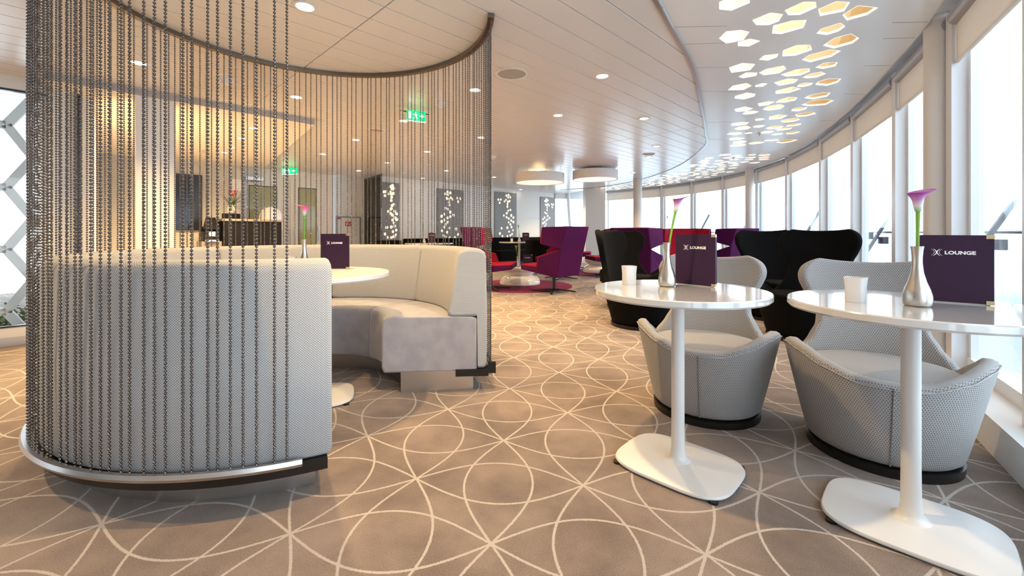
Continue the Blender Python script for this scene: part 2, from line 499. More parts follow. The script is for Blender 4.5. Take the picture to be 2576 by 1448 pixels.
for r_ in range(-66, 30):
    for c_ in range(-4, 4):
        a0 = PO + c_*PL; b0 = r_*PW
        if a0 + PL < -5: continue
        q = [E1*a + E2*b for a, b in ((a0+.003,b0+.004),(a0+PL-.003,b0+.004),(a0+PL-.003,b0+PW-.004),(a0+.003,b0+PW-.004))]
        poly = clip([(p.x, p.y) for p in q][::-1], HULL)
        if not poly: continue
        # skip planks hidden above the soffit or behind the walls
        cxp = sum(p[0] for p in poly)/len(poly); cyp = sum(p[1] for p in poly)/len(poly)
        if cyp - cxp > 15.6 + 0.3: continue
        if cyp < 1.0 and cxp < -6: continue
        if cxp - cyp < -8.6 and cyp < 3.5: continue
        n_ = len(poly)
        cen = Vector((cxp, cyp))
        inner = [tuple(Vector(p) + (cen-Vector(p)).normalized()*0.004) for p in poly]
        mb = MB()
        vs = [(x,y,ZC) for x,y in inner] + [(x,y,ZC+0.004) for x,y in poly] + [(x,y,ZC+0.022) for x,y in poly]
        fs = [tuple(range(n_))[::-1], tuple(range(2*n_, 3*n_))]
        for i in range(n_):
            j = (i+1) % n_
            fs += [(i, j, n_+j, n_+i), (n_+i, n_+j, 2*n_+j, 2*n_+i)]
        mb.add(vs, fs)
        o = obj('ceiling_plank', mb, M['planks'], ceiling); plank_n += 1
print('planks', plank_n)

# ------------------------------------------------------------------ outer white ring ceiling with lit hexagonal cut-outs
hexes = []
S3 = 2.394
near = [(830,25,155,70),(1235,60,150,90),(1430,55,190,78),(1580,80,260,90),(1030,125,163,75),(1145,172,167,70),(1410,185,133,70),(828,222,155,65),(912,262,180,78),
 (1480,255,165,60),(1205,307,148,55),(1037,350,145,56),(1350,340,148,52),(1390,398,102,52),(873,411,130,57),(1062,430,127,62),(912,457,131,50),(1208,442,130,45),
 (1308,458,135,52),(1398,497,127,36),(1148,496,117,38),(1255,515,125,36),(868,527,118,37),(993,515,106,44),(1145,550,114,40),(898,582,110,38),(1340,578,114,34),
 (1145,605,95,34),(1252,608,110,28),(1333,623,150,30),(1018,627,102,28),(885,662,98,28),(925,682,116,30),(1075,650,100,26),(1225,660,76,28),(1260,692,96,26),
 (1090,708,95,24),(983,722,90,24),(868,748,88,24),(1172,727,90,24),(1187,755,60,24),(880,773,88,22),(980,763,84,26),(1068,770,84,22),(838,807,80,20),(918,803,72,22),
 (1128,780,84,24),(1030,797,60,18),(1180,802,76,18),(1088,810,76,18),(840,837,80,18),(862,858,72,16),(852,876,80,16),(965,862,72,14),(1145,853,90,16),(1060,845,70,14)]
def hexpoly(c, rx, rng, rot):
    n = rng.choice([5, 6, 6])
    pts = []
    for k in range(n):
        a = rot + 2*math.pi*(k + rng.uniform(-0.16, 0.16))/n
        r = rx * rng.uniform(0.80, 1.12)
        pts.append((c[0] + r*math.cos(a), c[1] + r*math.sin(a)))
    return pts
rng = random.Random(11)
cent = []
for (x, y, w, h) in near:
    p = on_plane(1500 + x/S3, y/S3, ZC)
    wd = w/S3/FPX*p.y
    cent.append((Vector((p.x, p.y)), max(0.085, min(0.135, wd*0.58))))
# farther along the ring the clusters repeat
def ring_pt(s, t):
    i = min(int(s), len(TC)-2); k = s - i
    a = TC[i].lerp(TC[i+1], k); b = EC[i].lerp(EC[i+1], k)
    return a.lerp(b, t)
tries = 0
while tries < 5000 and len(cent) < 190:
    tries += 1
    s = rng.uniform(58, len(TC)-6); t = 0.5 + 0.14*math.sin(s*0.55) + rng.gauss(0, 0.13)
    if not 0.15 < t < 0.85: continue
    p = ring_pt(s, t); r = rng.uniform(0.075, 0.105)
    if p.y < 7.6: continue
    if all((p-c).length > (r + r2)*1.12 for c, r2 in cent): cent.append((p, r))
tries = 0
while tries < 900:                               # and it goes on overhead, outside the frame
    tries += 1
    s = rng.uniform(3, 20); t = 0.52 + 0.12*math.sin(s*0.55) + rng.gauss(0, 0.13)
    if not 0.18 < t < 0.82: continue
    p = ring_pt(s, t); r = rng.uniform(0.085, 0.12)
    if p.y > 2.35: continue
    if all((p-c).length > (r + r2)*1.15 for c, r2 in cent): cent.append((p, r))
# keep cut-outs apart
fin = []
for p, r in cent:
    for c, r2 in fin:
        d = (p-c).length
        if d < (r+r2)*1.06: r = min(r, d/1.06 - r2)
    if r > 0.05: fin.append((p, r))
ZR = ZC + 0.006
outer = list(TC) + list(reversed(EC))
holes = []
for p, r in fin:
    holes.append(hexpoly(p, r, random.Random(int(p.x*1000)+int(p.y*777)), rng.uniform(0, 1)))
loops = [[Vector((p.x, p.y, 0)) for p in outer]] + [[Vector((x, y, 0)) for x, y in h] for h in holes]
tri = tessellate_polygon(loops)
flat = [v for l in loops for v in l]
me = MB().add([(v.x, v.y, ZR) for v in flat], [tuple(t_) for t_ in tri]).mesh('ceiling_panel', False, [M['ring']])
bm = bmesh.new(); bm.from_mesh(me)
for f in bm.faces:
    if f.normal.z > 0: f.normal_flip()
bm.to_mesh(me); bm.free()
pan = link('ceiling_panel', me, ceiling)
for h in holes:
    n = len(h); c = Vector((sum(p[0] for p in h)/n, sum(p[1] for p in h)/n))
    out_ = [tuple(Vector(p) + (Vector(p)-c).normalized()*0.004) for p in h]
    vs = [(x, y, ZR-0.001) for x, y in h] + [(x, y, ZR+0.016) for x, y in h] + [(x, y, ZR+0.016) for x, y in out_] + [(x, y, ZR-0.001) for x, y in out_]
    fs = []
    for i in range(n):
        j = (i+1) % n
        fs += [(i, j, n+j, n+i), (n+i, n+j, 2*n+j, 2*n+i), (3*n+i, i, j, 3*n+j)[::-1]]
    obj('cutout_rim', MB().add(vs, fs), M['rim'], pan)
print('hex', len(holes))
for i in range(17, len(TC)-4, 8):
    for k0, k1 in ((0.012, 0.22), (0.86, 0.995)):
        a_, b_ = TC[i].lerp(EC[i], k0), TC[i].lerp(EC[i], k1)
        obj('panel_joint', MB().beam(a_, b_, 0.004, ZR-0.0008, ZR+0.001), M['darkgap'], pan)
# light box above the ring: gold sides, LED falloff painted as glow bands
def strip_mesh(A, B, za, zb):
    mb = MB(); n = len(A)
    mb.add([(p.x, p.y, za) for p in A] + [(p.x, p.y, zb) for p in B], [(i, i+1, n+i+1, n+i) for i in range(n-1)])
    return mb
mid = lambda k: [a.lerp(b, k) for a, b in zip(TC, EC)]
BANDS = [(0.03,0.26,0),(0.26,0.42,1),(0.42,0.56,2),(0.56,0.70,3),(0.70,0.97,4)]
for k0, k1, j in BANDS:
    obj('light_falloff_band', strip_mesh(mid(k0), mid(k1), ZR+0.07, ZR+0.07), M['falloff%d' % j], ceiling)
obj('lightbox_inner_side', strip_mesh(mid(0.03), mid(0.03), ZR+0.001, ZR+0.07), M['gold'], ceiling)
obj('lightbox_outer_side', strip_mesh(mid(0.97), mid(0.97), ZR+0.001, ZR+0.07), M['gold'], ceiling)
# metal trim between plank field and ring, lip and cove towards the windows
tri_in, tri_out = offset(TC, -0.012), offset(TC, 0.012)
mb = MB(); n = len(TC)
vs = []
for C, z in ((tri_in, ZC-0.012), (tri_out, ZC-0.012), (tri_out, 2.52), (tri_in, 2.52)): vs += [(p.x, p.y, z) for p in C]
fs = []
for i in range(n-1):
    for k in range(4):
        k2 = (k+1) % 4; fs.append((k*n+i, k*n+i+1, k2*n+i+1, k2*n+i))
mb.add(vs, fs); struct('trim_1', mb, M['steel'], 'curved metal trim edging the plank ceiling', smooth=30)
struct('trim_2', strip_mesh(EC, EC, ZR, 2.46), M['ring'], 'curved white lip of the outer ceiling')
struct('trim_3', strip_mesh(EC, offset(EC, 0.32), 2.455, 2.455), M['ring'], 'white cove strip above the window blinds')

# ------------------------------------------------------------------ curved window wall
mull_px = [1527, 1670, 1747, 1827, 1915, 1993, 2084, 2171, 2288, 2446]
mull = [hit(GC, px) for px in mull_px]
pts = list(reversed(mull))                    # nearest first
# outside the frame the facade goes on at the same rhythm
ext = []
s0 = pts[0]
near_curve = [p for p in GC if p.y < s0.y - 0.2]
acc = 0; last = s0
for p in reversed(near_curve):
    if (p-last).length > 0.98: ext.append(p); last = p
pts = list(reversed(ext)) + pts
BL = ['cream roller blind over the farthest curved window beside the square pillar', 'cream roller blind right of the slim round column', 'cream roller blind over the window behind the left calla flower',
      'cream roller blind left of the balcony door column', 'cream roller blind over the glazed balcony door', 'cream roller blind over the first window right of the balcony door',
      'cream roller blind over the second window right of the balcony door', 'cream roller blind over the third window right of the balcony door', 'cream roller blind half hidden by the thick round column',
      'cream roller blind over the big window at the right picture edge']
wn = 0
WZ0, WZ1 = 0.14, 2.42
for i in range(len(pts)-1):
    a, b = pts[i], pts[i+1]
    wn += 1
    d = (b-a).normalized()
    mb = MB()
    mb.beam(a - d*0.045, a + d*0.045, 0.15, WZ0, WZ1, off=-0.035)
    mb.beam(a + d*0.035, b - d*0.03, 0.07, WZ0, WZ0+0.075)
    mb.beam(a + d*0.035, b - d*0.03, 0.07, WZ1-0.07, WZ1)
    mb.beam(a + d*0.045, a + d*0.095, 0.06, WZ0+0.075, WZ1-0.07)
    mb.beam(b - d*0.090, b - d*0.045, 0.06, WZ0+0.075, WZ1-0.07)
    w = struct('window_%d' % wn, mb, M['alu'])
    obj('pane', MB().beam(a + d*0.07, b - d*0.065, 0.008, WZ0+0.07, WZ1-0.065), M['glass'], w)
    # thin dark gasket lines beside the mullion
    obj('gasket', MB().beam(a + d*0.094, a + d*0.102, 0.02, WZ0+0.075, WZ1-0.07, off=-0.025), M['black'], w)
    mid_ = (a+b)/2
    nrm = Vector((d.y, -d.x))
    isdoor = False
    bl = thing('roller_blind', '', 'blind', group='cream roller blinds along the curved window wall')
    bl['label'] = BL[len(pts)-2-i] if len(pts)-2-i < len(BL) else 'cream roller blind of the curved window wall outside the frame at right'
    p0, p1 = a + d*0.055, b - d*0.055
    mbc = MB(); prof = []
    c0, c1 = p0 - nrm*0.085, p1 - nrm*0.085
    mbc.tube([(c0.x, c0.y, 2.365), (c1.x, c1.y, 2.365)], 0.045, 12)
    obj('cassette', mbc, M['cassette'], bl, smooth=50)
    obj('fabric', MB().beam(p0, p1, 0.003, 2.09, 2.36, off=-0.085), M['blind'], bl)
    obj('bottom_bar', MB().beam(p0, p1, 0.016, 2.075, 2.092, off=-0.085), M['blind'], bl)
# head above glazing and sill ledge below it
hd = strip_mesh(offset(EC, 0.15), offset(EC, 0.15), 2.44, 2.52); struct('trim_4', hd, M['alu'], 'metal head rail above the curved windows')
mb = MB(); n = len(EC)
front, back = offset(EC, -0.02), offset(EC, 0.30)
ftop = offset(EC, 0.0)
vs = [(p.x,p.y,0) for p in front] + [(p.x,p.y,0.14) for p in ftop] + [(p.x,p.y,0.14) for p in back] + [(p.x,p.y,-0.02) for p in back]
fs = []
for i in range(n-1):
    for k in range(3): fs.append((k*n+i, k*n+i+1, (k+1)*n+i+1, (k+1)*n+i))
mb.add(vs, fs); struct('window_sill', mb, M['white'], 'low white window ledge along the curved glazing')

# round columns
def column(name, px, Y, r, label, z1=2.52):
    x = ray(px)*Y
    o = struct(name, MB().lathe([(r*1.0, 0), (r, z1)], 40, (x, Y)), M['colpaint'], label, smooth=50)
    return o
column('column', 2361, 2.885, 0.076, 'thick round white column in front of the windows at right')
column('column', 1886, 9.2, 0.085, 'round white column beside the glazed balcony door')
column('column', 1604, 11.0, 0.11, 'slim round column behind the black chairs')

# ------------------------------------------------------------------ far and left walls
def wall(name, a, b, m, z0=0.0, z1=2.46, th=0.10, label=None):
    a, b = Vector(a), Vector(b); d = (b-a).normalized(); n_ = Vector((-d.y, d.x))
    p = [a, b, b + n_*th, a + n_*th]
    return struct(name, MB().prism([(q.x, q.y) for q in p], z0, z1), m, label)
KF = 13.70
fa, fb = on_line(952, KF), on_line(1396, KF)
wall('wall_far', fa, fb, M['white'], label='white far wall with grey light panels')
# horizontal joints of the white cladding between the grey panels
def on_wall_box(px0, px1, k, z0, z1, proud, name, m, parent=None, back=0.0):
    a, b = on_line(px0, k), on_line(px1, k); n_ = Vector((0.7071, -0.7071))
    p = [a + n_*proud, b + n_*proud, b - n_*back, a - n_*back]
    return obj(name, MB().prism([(q.x, q.y) for q in p], z0, z1), m, parent)
HEXP = [(0.52,0.95,.045),(0.62,0.965,.042),(0.60,0.925,.045),(0.70,0.93,.045),(0.50,0.885,.04),(0.58,0.86,.045),(0.66,0.87,.045),(0.43,0.86,.04),(0.57,0.82,.04),(0.56,0.78,.04),
 (0.15,0.88,.04),(0.26,0.885,.04),(0.21,0.835,.045),(0.70,0.735,.04),(0.60,0.72,.04),(0.53,0.68,.045),(0.40,0.645,.045),(0.52,0.62,.04),(0.62,0.60,.042),(0.74,0.65,.045),(0.84,0.62,.045),(0.84,0.55,.05),(0.74,0.57,.045),(0.70,0.51,.042),
 (0.62,0.54,.04),(0.75,0.47,.045),(0.56,0.46,.045),(0.30,0.45,.045),(0.64,0.40,.04),(0.82,0.42,.04),(0.22,0.37,.045),(0.70,0.34,.045),(0.78,0.36,.04),(0.56,0.33,.04),(0.34,0.33,.04)]
def light_panel(px0, px1, z1, label, flip=False):
    a, b = on_line(px0, KF), on_line(px1, KF); L = (b-a).length
    t = thing('wall_light_panel', label, 'wall light', (a.x, a.y, 0), R(45), 'grey backlit wall panels')
    obj('panel', MB().box(0, L, -0.03, 0, 0.2, z1), M['panelgrey'], t)
    rg = random.Random(px0)
    H = z1 - 0.2
    for (u, v, r) in HEXP:
        if flip: u = 1-u
        q = hexpoly((u*L, 0.2 + v*H), r*1.02, rg, rg.uniform(0, 1))
        n_ = len(q)
        mb = MB().add([(x, -0.031, z) for x, z in q] + [(x, -0.034, z) for x, z in q], [tuple(range(n_, 2*n_))] + [(i, (i+1) % n_, n_+(i+1) % n_, n_+i) for i in range(n_)])
        obj('lit_cutout', mb, M['hexlit'], t)
    return t
light_panel(957, 1003, 2.24, 'grey panel with lit cutouts beside the smoked glass, leftmost of four')
light_panel(1098, 1165, 2.20, 'grey panel with lit cutouts seen through the right of the bead curtain', True)
light_panel(1243, 1298, 2.26, 'grey panel with lit cutouts behind the white bar table and menu')
light_panel(1358, 1395, 2.22, 'grey panel with lit cutouts next to the slanted window mullion', True)
for pa, pb in ((1003,1098),(1165,1243),(1298,1358)):
    for z0, z1 in ((0.05,0.78),(0.79,1.45),(1.46,2.0),(2.01,2.43)):
        on_wall_box(pa+1, pb-1, KF, z0, z1, 0.012, 'wall_panel', M['white'], bpy.data.objects['wall_far'])
# far windows and square pillar
wn += 1
fw0, fw1 = fb, Vector((3.5, 15.9)); d = (fw1-fw0).normalized()
mb = MB(); mb.beam(fw0, fw1, 0.10, 0, 0.16); mb.beam(fw0, fw1, 0.10, 2.2, 2.5)
w = struct('window_%d' % wn, mb, M['alu'])
def slant(px_top, px_bot, name, r, m, parent):
    Y = fw0.y + 0.1
    return obj(name, MB().tube([(ray(px_bot)*Y, Y, 0.1), (ray(px_top)*Y, Y, 2.45)], r, 8), m, parent)
slant(1428, 1440, 'slanted_mullion', 0.06, M['alu'], w)
obj('pane', MB().beam(fw0, fw1, 0.008, 0.16, 2.2), M['glass'], w)
pc = on_plane(1499, 664, 0)
struct('column', MB().box(pc.x-0.32, pc.x+0.30, pc.y, pc.y+0.5, 0, 2.52), M['white'], 'broad square white pillar at the far window corner')
# smoked glass partition and walls to its left
KW = 15.0
w0, w1 = on_line(836, KW), on_line(975, KW)
wall('wall_back', w0, w1, M['white'], label='white wall with a framed service hatch')
ga = on_line(917, KW); gb = Vector((ray(960)*10.07, 10.07))
part = struct('partition', MB().beam(ga, gb, 0.03, 2.32, 2.40).beam(ga, gb, 0.03, 0.0, 0.05), M['black'], 'dark smoked glass partition beside the light panels')
obj('pane', MB().beam(ga, gb, 0.012, 0.05, 2.32), M['smoked'], part)
# service hatch with red signs
a, b = on_line(843, KW), on_line(906, KW)
t = thing('fire_cabinet', 'white wall cabinet with blue grey frame and red fire signs', 'cabinet', (a.x, a.y, 0), R(45)); Lc = (b-a).length
obj('frame', MB().box(0,0.03,-0.05,0,0.4,1.4).box(Lc-0.03,Lc,-0.05,0,0.4,1.4).box(0.03,Lc-0.03,-0.05,0,1.37,1.4), M['bluegrey'], t)
obj('door', MB().box(0.035,Lc-0.035,-0.035,0,0.4,1.365), M['white'], t)
for k, x0 in enumerate((0.37, 0.49)):
    s = obj('sign', MB().box(Lc*x0, Lc*x0+Lc*0.115, -0.042, -0.036, 1.16, 1.27), M['redsign'], t)
    mbs = MB()
    if k == 0: mbs.box(Lc*x0+0.02, Lc*x0+0.045, -0.044, -0.0425, 1.18, 1.24).box(Lc*x0+0.055, Lc*x0+0.075, -0.044, -0.0425, 1.20, 1.25)
    else: mbs.box(Lc*x0+0.015, Lc*x0+0.05, -0.044, -0.0425, 1.185, 1.20).box(Lc*x0+0.025, Lc*x0+0.035, -0.044, -0.0425, 1.20, 1.25).box(Lc*x0+0.055, Lc*x0+0.08, -0.044, -0.0425, 1.215, 1.235)
    obj('pictogram', mbs, M['print'], s)
obj('tag', MB().box(0.04, 0.14, -0.042, -0.036, 1.33, 1.36), M['redsign'], t)
# door wall
KD = 14.63
d0, d1 = on_line(605, KD), on_line(836, KD)
wall('wall_door', d0, d1, M['white'], label='white wall with two glazed doors')
dn = 0
for (pa, pb, ztop, lab) in ((612, 706, 2.0, 'wide white door with olive tinted glass behind the counter'), (738, 804, 2.02, 'white door with olive tinted glass right of the counter')):
    dn += 1
    a, b = on_line(pa, KD), on_line(pb, KD); L = (b-a).length
    mb = MB().box(0, 0.09, -0.05, 0, 0, ztop+0.09).box(L-0.09, L, -0.05, 0, 0, ztop+0.09).box(0.09, L-0.09, -0.05, 0, ztop, ztop+0.09).box(0.09, L-0.09, -0.05, 0, 0, 0.12)
    mb.box(-0.07, 0, -0.03, 0, 0, ztop+0.17).box(L, L+0.07, -0.03, 0, 0, ztop+0.17).box(0, L, -0.03, 0, ztop+0.09, ztop+0.17)
    o = obj('door_%d' % dn, mb, M['white']); o['kind'] = 'structure'; o['label'] = lab
    o.location = (a.x, a.y, 0); o.rotation_euler = (0, 0, R(45))
    obj('pane', MB().box(0.09, L-0.09, -0.03, -0.022, 0.12, ztop), M['olive'], o)
    obj('glass_edge', MB().box(0.085,0.10,-0.054,-0.05,0.12,ztop).box(L-0.10,L-0.085,-0.054,-0.05,0.12,ztop).box(0.10,L-0.10,-0.054,-0.05,ztop-0.015,ztop), M['tvframe'], o)
    obj('handle', MB().tube([(L-0.06,-0.10,1.15),(L-0.06,-0.10,0.8)], 0.012, 8).tube([(L-0.06,-0.10,1.12),(L-0.06,-0.04,1.12)], 0.009, 6), M['steel'], o)
    if dn == 1: obj('closer', MB().box(0.02, 0.35, -0.12, -0.05, ztop+0.10, ztop+0.17).tube([(0.3,-0.10,ztop+0.09),(0.08,-0.22,ztop+0.06)], 0.012, 6), M['steel'], o)
# taupe wall with the television
KT = 13.92
t0, t1 = on_line(243, KT), on_line(611, KT)
wall('wall_television', t0, t1, M['greywall'], label='taupe wall carrying the television')
bt = t1 + Vector((-0.7071, 0.7071))*0.75
wall('wall_return', t1 + Vector((0.0,0.0)), bt, M['white'], label='short return wall beside the glazed doors')
a, b = on_line(424, KT), on_line(507, KT); L = (b-a).length
t = thing('television', 'portrait flat television on the taupe wall behind the bead curtain', 'television', (a.x, a.y, 0), R(45))
obj('bezel', MB().box(0, L, -0.06, 0, 1.04, 2.07), M['tvframe'], t)
obj('screen', MB().box(0.03, L-0.12, -0.064, -0.06, 1.07, 2.03), M['screen'], t)
o = on_wall_box(583, 607, KT, 1.82, 2.05, 0.03, 'wall_speaker', M['plastic']); tag(o, 'small white square speaker high on the taupe wall', 'speaker')
# return wall of the window bay (seen almost edge on) and left window wall
KL = 8.25
ea = on_line(238, KL)
rt = t0 + (t0 - t1).normalized()*0.02
wall('wall_left_return', ea + Vector((0.0,0.0)), t0, M['soffit'], th=0.06, label='cream return wall seen edge on behind the curtain')
def lw(t): return Vector((ea.x - t*0.7071, ea.y - t*0.7071))      # along the left window wall, away from the corner
tw0 = (on_line(119, KL) - ea).length
wall('wall_left', lw(tw0), lw(0), M['white'], label='white wall pier right of the hexagon window')
struct('trim_5', MB().beam(lw(0.10), lw(0.125), 0.12, 0, 2.4), M['black'], 'narrow dark slot at the end of the white wall')
segs = [(tw0, tw0+3.0, True), (tw0+3.0, tw0+3.5, False), (tw0+3.5, tw0+6.5, True), (tw0+6.5, tw0+10, False)]
ln = 0
for s0_, s1_, win in segs:
    a, b = lw(s1_), lw(s0_)
    if not win:
        wall('wall_left', a, b, M['white'], label='white wall pier between the hexagon windows' if ln == 1 else 'white wall outside the frame at left'); continue
    ln += 1; wn += 1
    w = struct('window_%d' % wn, MB().beam(a, b, 0.12, 0, 0.165).beam(a, b, 0.12, 2.26, 2.46).beam(a, a+(b-a).normalized()*0.04, 0.10, 0.165, 2.26).beam(b-(b-a).normalized()*0.04, b, 0.10, 0.165, 2.26), M['white'])
    obj('gasket', MB().beam(a, b, 0.03, 0.163, 0.175, off=0.05).beam(a, b, 0.03, 2.245, 2.262, off=0.05), M['black'], w)
    obj('pane', MB().beam(a, b, 0.008, 0.17, 2.25), M['glass'], w)
    # white hexagon lattice outside the glass
    d = (b-a).normalized(); n_ = Vector((-d.y, d.x))
    o_ = a + n_*0.42
    lat = thing('hexagon_screen', 'white hexagon lattice screen outside the left window' if ln == 1 else 'white hexagon lattice screen outside the frame', 'screen', (o_.x, o_.y, 0), math.atan2(d.y, d.x))
    Lw = (b-a).length
    rh = 0.34
    done = set()
    for ci in range(-1, int(Lw/(1.5*rh))+2):
        for cj in range(-1, 5):
            hx, hz = ci*1.5*rh, 0.25 + cj*rh*1.732 + (ci % 2)*rh*0.866
            for k in range(6):
                A_ = Vector((hx + rh*math.cos(k*math.pi/3), 0, hz + rh*math.sin(k*math.pi/3)))
                B_ = Vector((hx + rh*math.cos((k+1)*math.pi/3), 0, hz + rh*math.sin((k+1)*math.pi/3)))
                mk = ((A_+B_)/2)
                key = (round(mk.x, 2), round(mk.z, 2))
                if key in done or not (-0.2 < mk.x < Lw+0.2) or not (0.0 < mk.z < 2.6): continue
                done.add(key)
                dd = (B_-A_).normalized(); nn = Vector((-dd.z, 0, dd.x))
                q = [A_ - nn*0.035, B_ - nn*0.035, B_ + nn*0.035, A_ + nn*0.035]
                mbx = MB().add([(p.x, -0.03, p.z) for p in q] + [(p.x, 0.03, p.z) for p in q], [(0,1,2,3),(7,6,5,4),(0,4,5,1),(1,5,6,2),(2,6,7,3),(3,7,4,0)])
                obj('lattice_bar', mbx, M['hexframe'], lat)
    if ln == 1:
        for px, hh in ((45, 0.0),):
            bx = on_line(42, KL + 1.10)
            mb2 = MB(); rg = random.Random(3)
            for k in range(260):
                c = Vector((bx.x + rg.gauss(0, 0.10), bx.y + rg.gauss(0, 0.10), 0.06 + abs(rg.gauss(0, 0.075))))
                v1 = Vector((rg.uniform(-1,1), rg.uniform(-1,1), rg.uniform(-0.3,1))).normalized()*0.035
                v2 = v1.cross(Vector((rg.uniform(-1,1), rg.uniform(-1,1), rg.uniform(-1,1)))).normalized()*0.014
                mb2.add([c-v1, c+v2, c+v1, c-v2], [(0,1,2,3)])
            o = obj('low_bush', mb2, M['bush']); tag(o, 'small green bush growing outside the hexagon window', 'bush')
    struct('baseboard_left' if ln == 1 else 'baseboard_near', MB().beam(a, b, 0.14, 0, 0.075), M['steel'], 'brushed steel skirting below the hexagon window')
wall('wall_near', (-11.2, -2.5), (-0.4, -2.5), M['white'], th=-0.1, label='white wall behind the viewer')
# pale pillar in front of the television wall
p = Vector((ray(391)*4.25, 4.25))
struct('column', MB().prism([(p.x+dx*0.7071*0.15+dy*0.7071*0.07, p.y+dx*0.7071*0.15-dy*0.7071*0.07) for dx, dy in ((-1,-1),(1,-1),(1,1),(-1,1))], 0, 2.40), M['white'], 'slim rectangular pillar between curtain and television')
# dropped soffit slab over that corner
sa = Vector((-4.05, 3.62)); sb = Vector((-2.42, 5.22)); sc_ = Vector((-4.95, 8.3)); sd = Vector((-7.2, 6.9))
sof = [(-6.4,1.9),(sa.x,sa.y),(sb.x,sb.y),(sc_.x,sc_.y),(-5.6,9.1),(-7.4,7.2),(-4.6,4.2),(-6.9,1.6)]
struct('soffit', MB().prism([(sa.x,sa.y),(sb.x,sb.y),(sc_.x-0.1,sc_.y+0.4),(-7.3,7.3),(-4.3,4.0)], 2.312, 2.50), M['soffit'], 'dropped cream soffit over the television corner')
struct('trim_6', MB().beam(sa + (sb-sa)*0.02, sb, 0.012, 2.312, 2.372, off=0.008), M['edgeband'], 'grey edge band of the dropped soffit')

# ------------------------------------------------------------------ outside: deck, sea haze, windbreak
struct('ground', MB().box(-60, 60, -40, 90, -6.2, -6.0), M['sea'], 'pale grey sea far below the deck')
mb = strip_mesh(offset(EC, 0.30), offset(EC, 3.2), -0.03, -0.03); struct('deck', mb, M['deck'], 'pale outdoor deck beyond the curved glazing')
OC = offset(EC, 2.0)
hr = thing('deck_railing', 'thin dark handrail of the outdoor deck behind the windows', 'railing')
obj('handrail', MB().tube([(p.x, p.y, 1.0) for p in OC[8:]], 0.018, 6), M['rail'], hr)
for i in range(12, len(OC), 6):
    obj('post', MB().tube([(OC[i].x, OC[i].y, -0.03), (OC[i].x, OC[i].y, 1.0)], 0.012, 6), M['strut'], hr)
WB = offset(EC, 1.55)
wbk = thing('glass_windbreak', 'tall glass windbreak with leaning struts on the outdoor deck', 'windbreak')
for i in range(10, len(WB)-7, 6):
    a, b = WB[i], WB[i+6]
    obj('pane', MB().beam(a, b, 0.012, -0.02, 1.75), M['screen_glass'], wbk)
for px in (1552, 1660, 1762, 1868, 2032, 2215, 2500):
    p = hit(offset(EC, 1.50), px)
    if p is None: continue
    q = hit(EC, px); n_ = (q-p).normalized()
    tdir = Vector((n_.y, -n_.x))
    lean = 0.0 if px == 1552 else 0.5
    A_ = Vector((p.x, p.y, 1.55)) - Vector((tdir.x, tdir.y, 0))*lean*0.5
    B_ = Vector((p.x, p.y, 0.0)) + Vector((tdir.x, tdir.y, 0))*lean
    s = obj('strut', MB().tube([A_, B_], 0.03, 6), M['strut'], wbk)
    c = A_.lerp(B_, 0.42)
    for k in (-1, 1):
        cc = c + Vector((tdir.x, tdir.y, 0))*k*0.10
        obj('clamp', MB().box(cc.x-0.05, cc.x+0.05, cc.y-0.05, cc.y+0.05, cc.z-0.06+0.04*k, cc.z+0.06+0.04*k), M['rail'], s)
hp = hit(offset(EC, 0.6), 1950); hz = 1 + (HOR-428)/FPX*hp.y
t = thing('deck_loudspeaker', 'white horn loudspeaker hanging outside above the balcony door', 'speaker', (hp.x, hp.y, hz), R(200))
o = obj('horn', MB().lathe([(0.03,0.0),(0.05,0.10),(0.10,0.22),(0.17,0.30),(0.16,0.30),(0.09,0.21)], 20, cap=False), M['plastic'], t, smooth=True); o.rotation_euler = (R(70), 0, R(90))
obj('bracket', MB().box(-0.02,0.02,-0.02,0.02,0.0,2.5-hz), M['plastic'], t)

# ------------------------------------------------------------------ ceiling fittings
ring_me = MB().lathe([(0.062,0.0),(0.066,-0.006),(0.052,-0.008),(0.046,0.0)], 24, cap=False).mesh('trim_ring', True, [M['plastic']])
lens_me = MB().lathe([(0.047,-0.001),(0.0001,-0.001)], 20, cap=False).mesh('lens', False, [M['lens']])
spot_d = bpy.data.lights.new('downlight_bulb', 'SPOT')
spot_d.energy = SPOT_W; spot_d.color = WARM; spot_d.spot_size = R(112); spot_d.spot_blend = 0.75; spot_d.shadow_soft_size = 0.032
spot_w = spot_d.copy(); spot_w.energy = 150; spot_w.spot_size = R(155)
def downlight(x, y, z, label, group, scale=1.0, lit=True, bulb=None):
    t = thing('downlight', label, 'downlight', (x, y, z), 0, group); t.scale = (scale, scale, 1)
    link('trim_ring', ring_me, t); link('lens', lens_me, t)
    if lit:
        l = bpy.data.objects.new('bulb', bulb or spot_d); COL.objects.link(l); l.parent = t; l.location = (0, 0, -0.012)
DL = {(767,15): 'large bright downlight at the top of the picture beside the front bead strands', (350,157): 'downlight seen through the dense left strands of the bead curtain',
      (745,243): 'downlight seen just right of the last front bead strand', (1195,225): 'bright downlight showing through the right end of the bead curtain',
      (1515,190): 'largest downlight in the open plank ceiling right of the curtain', (1404,289): 'downlight in the open ceiling straight above the drum pendants',
      (1620,297): 'downlight in the plank ceiling left of the curved trim bulge', (1015,303): 'downlight right beside the near green exit sign',
      (895,351): 'downlight left of the round speaker behind the bead curtain', (812,387): 'downlight in line above the far green exit sign'}
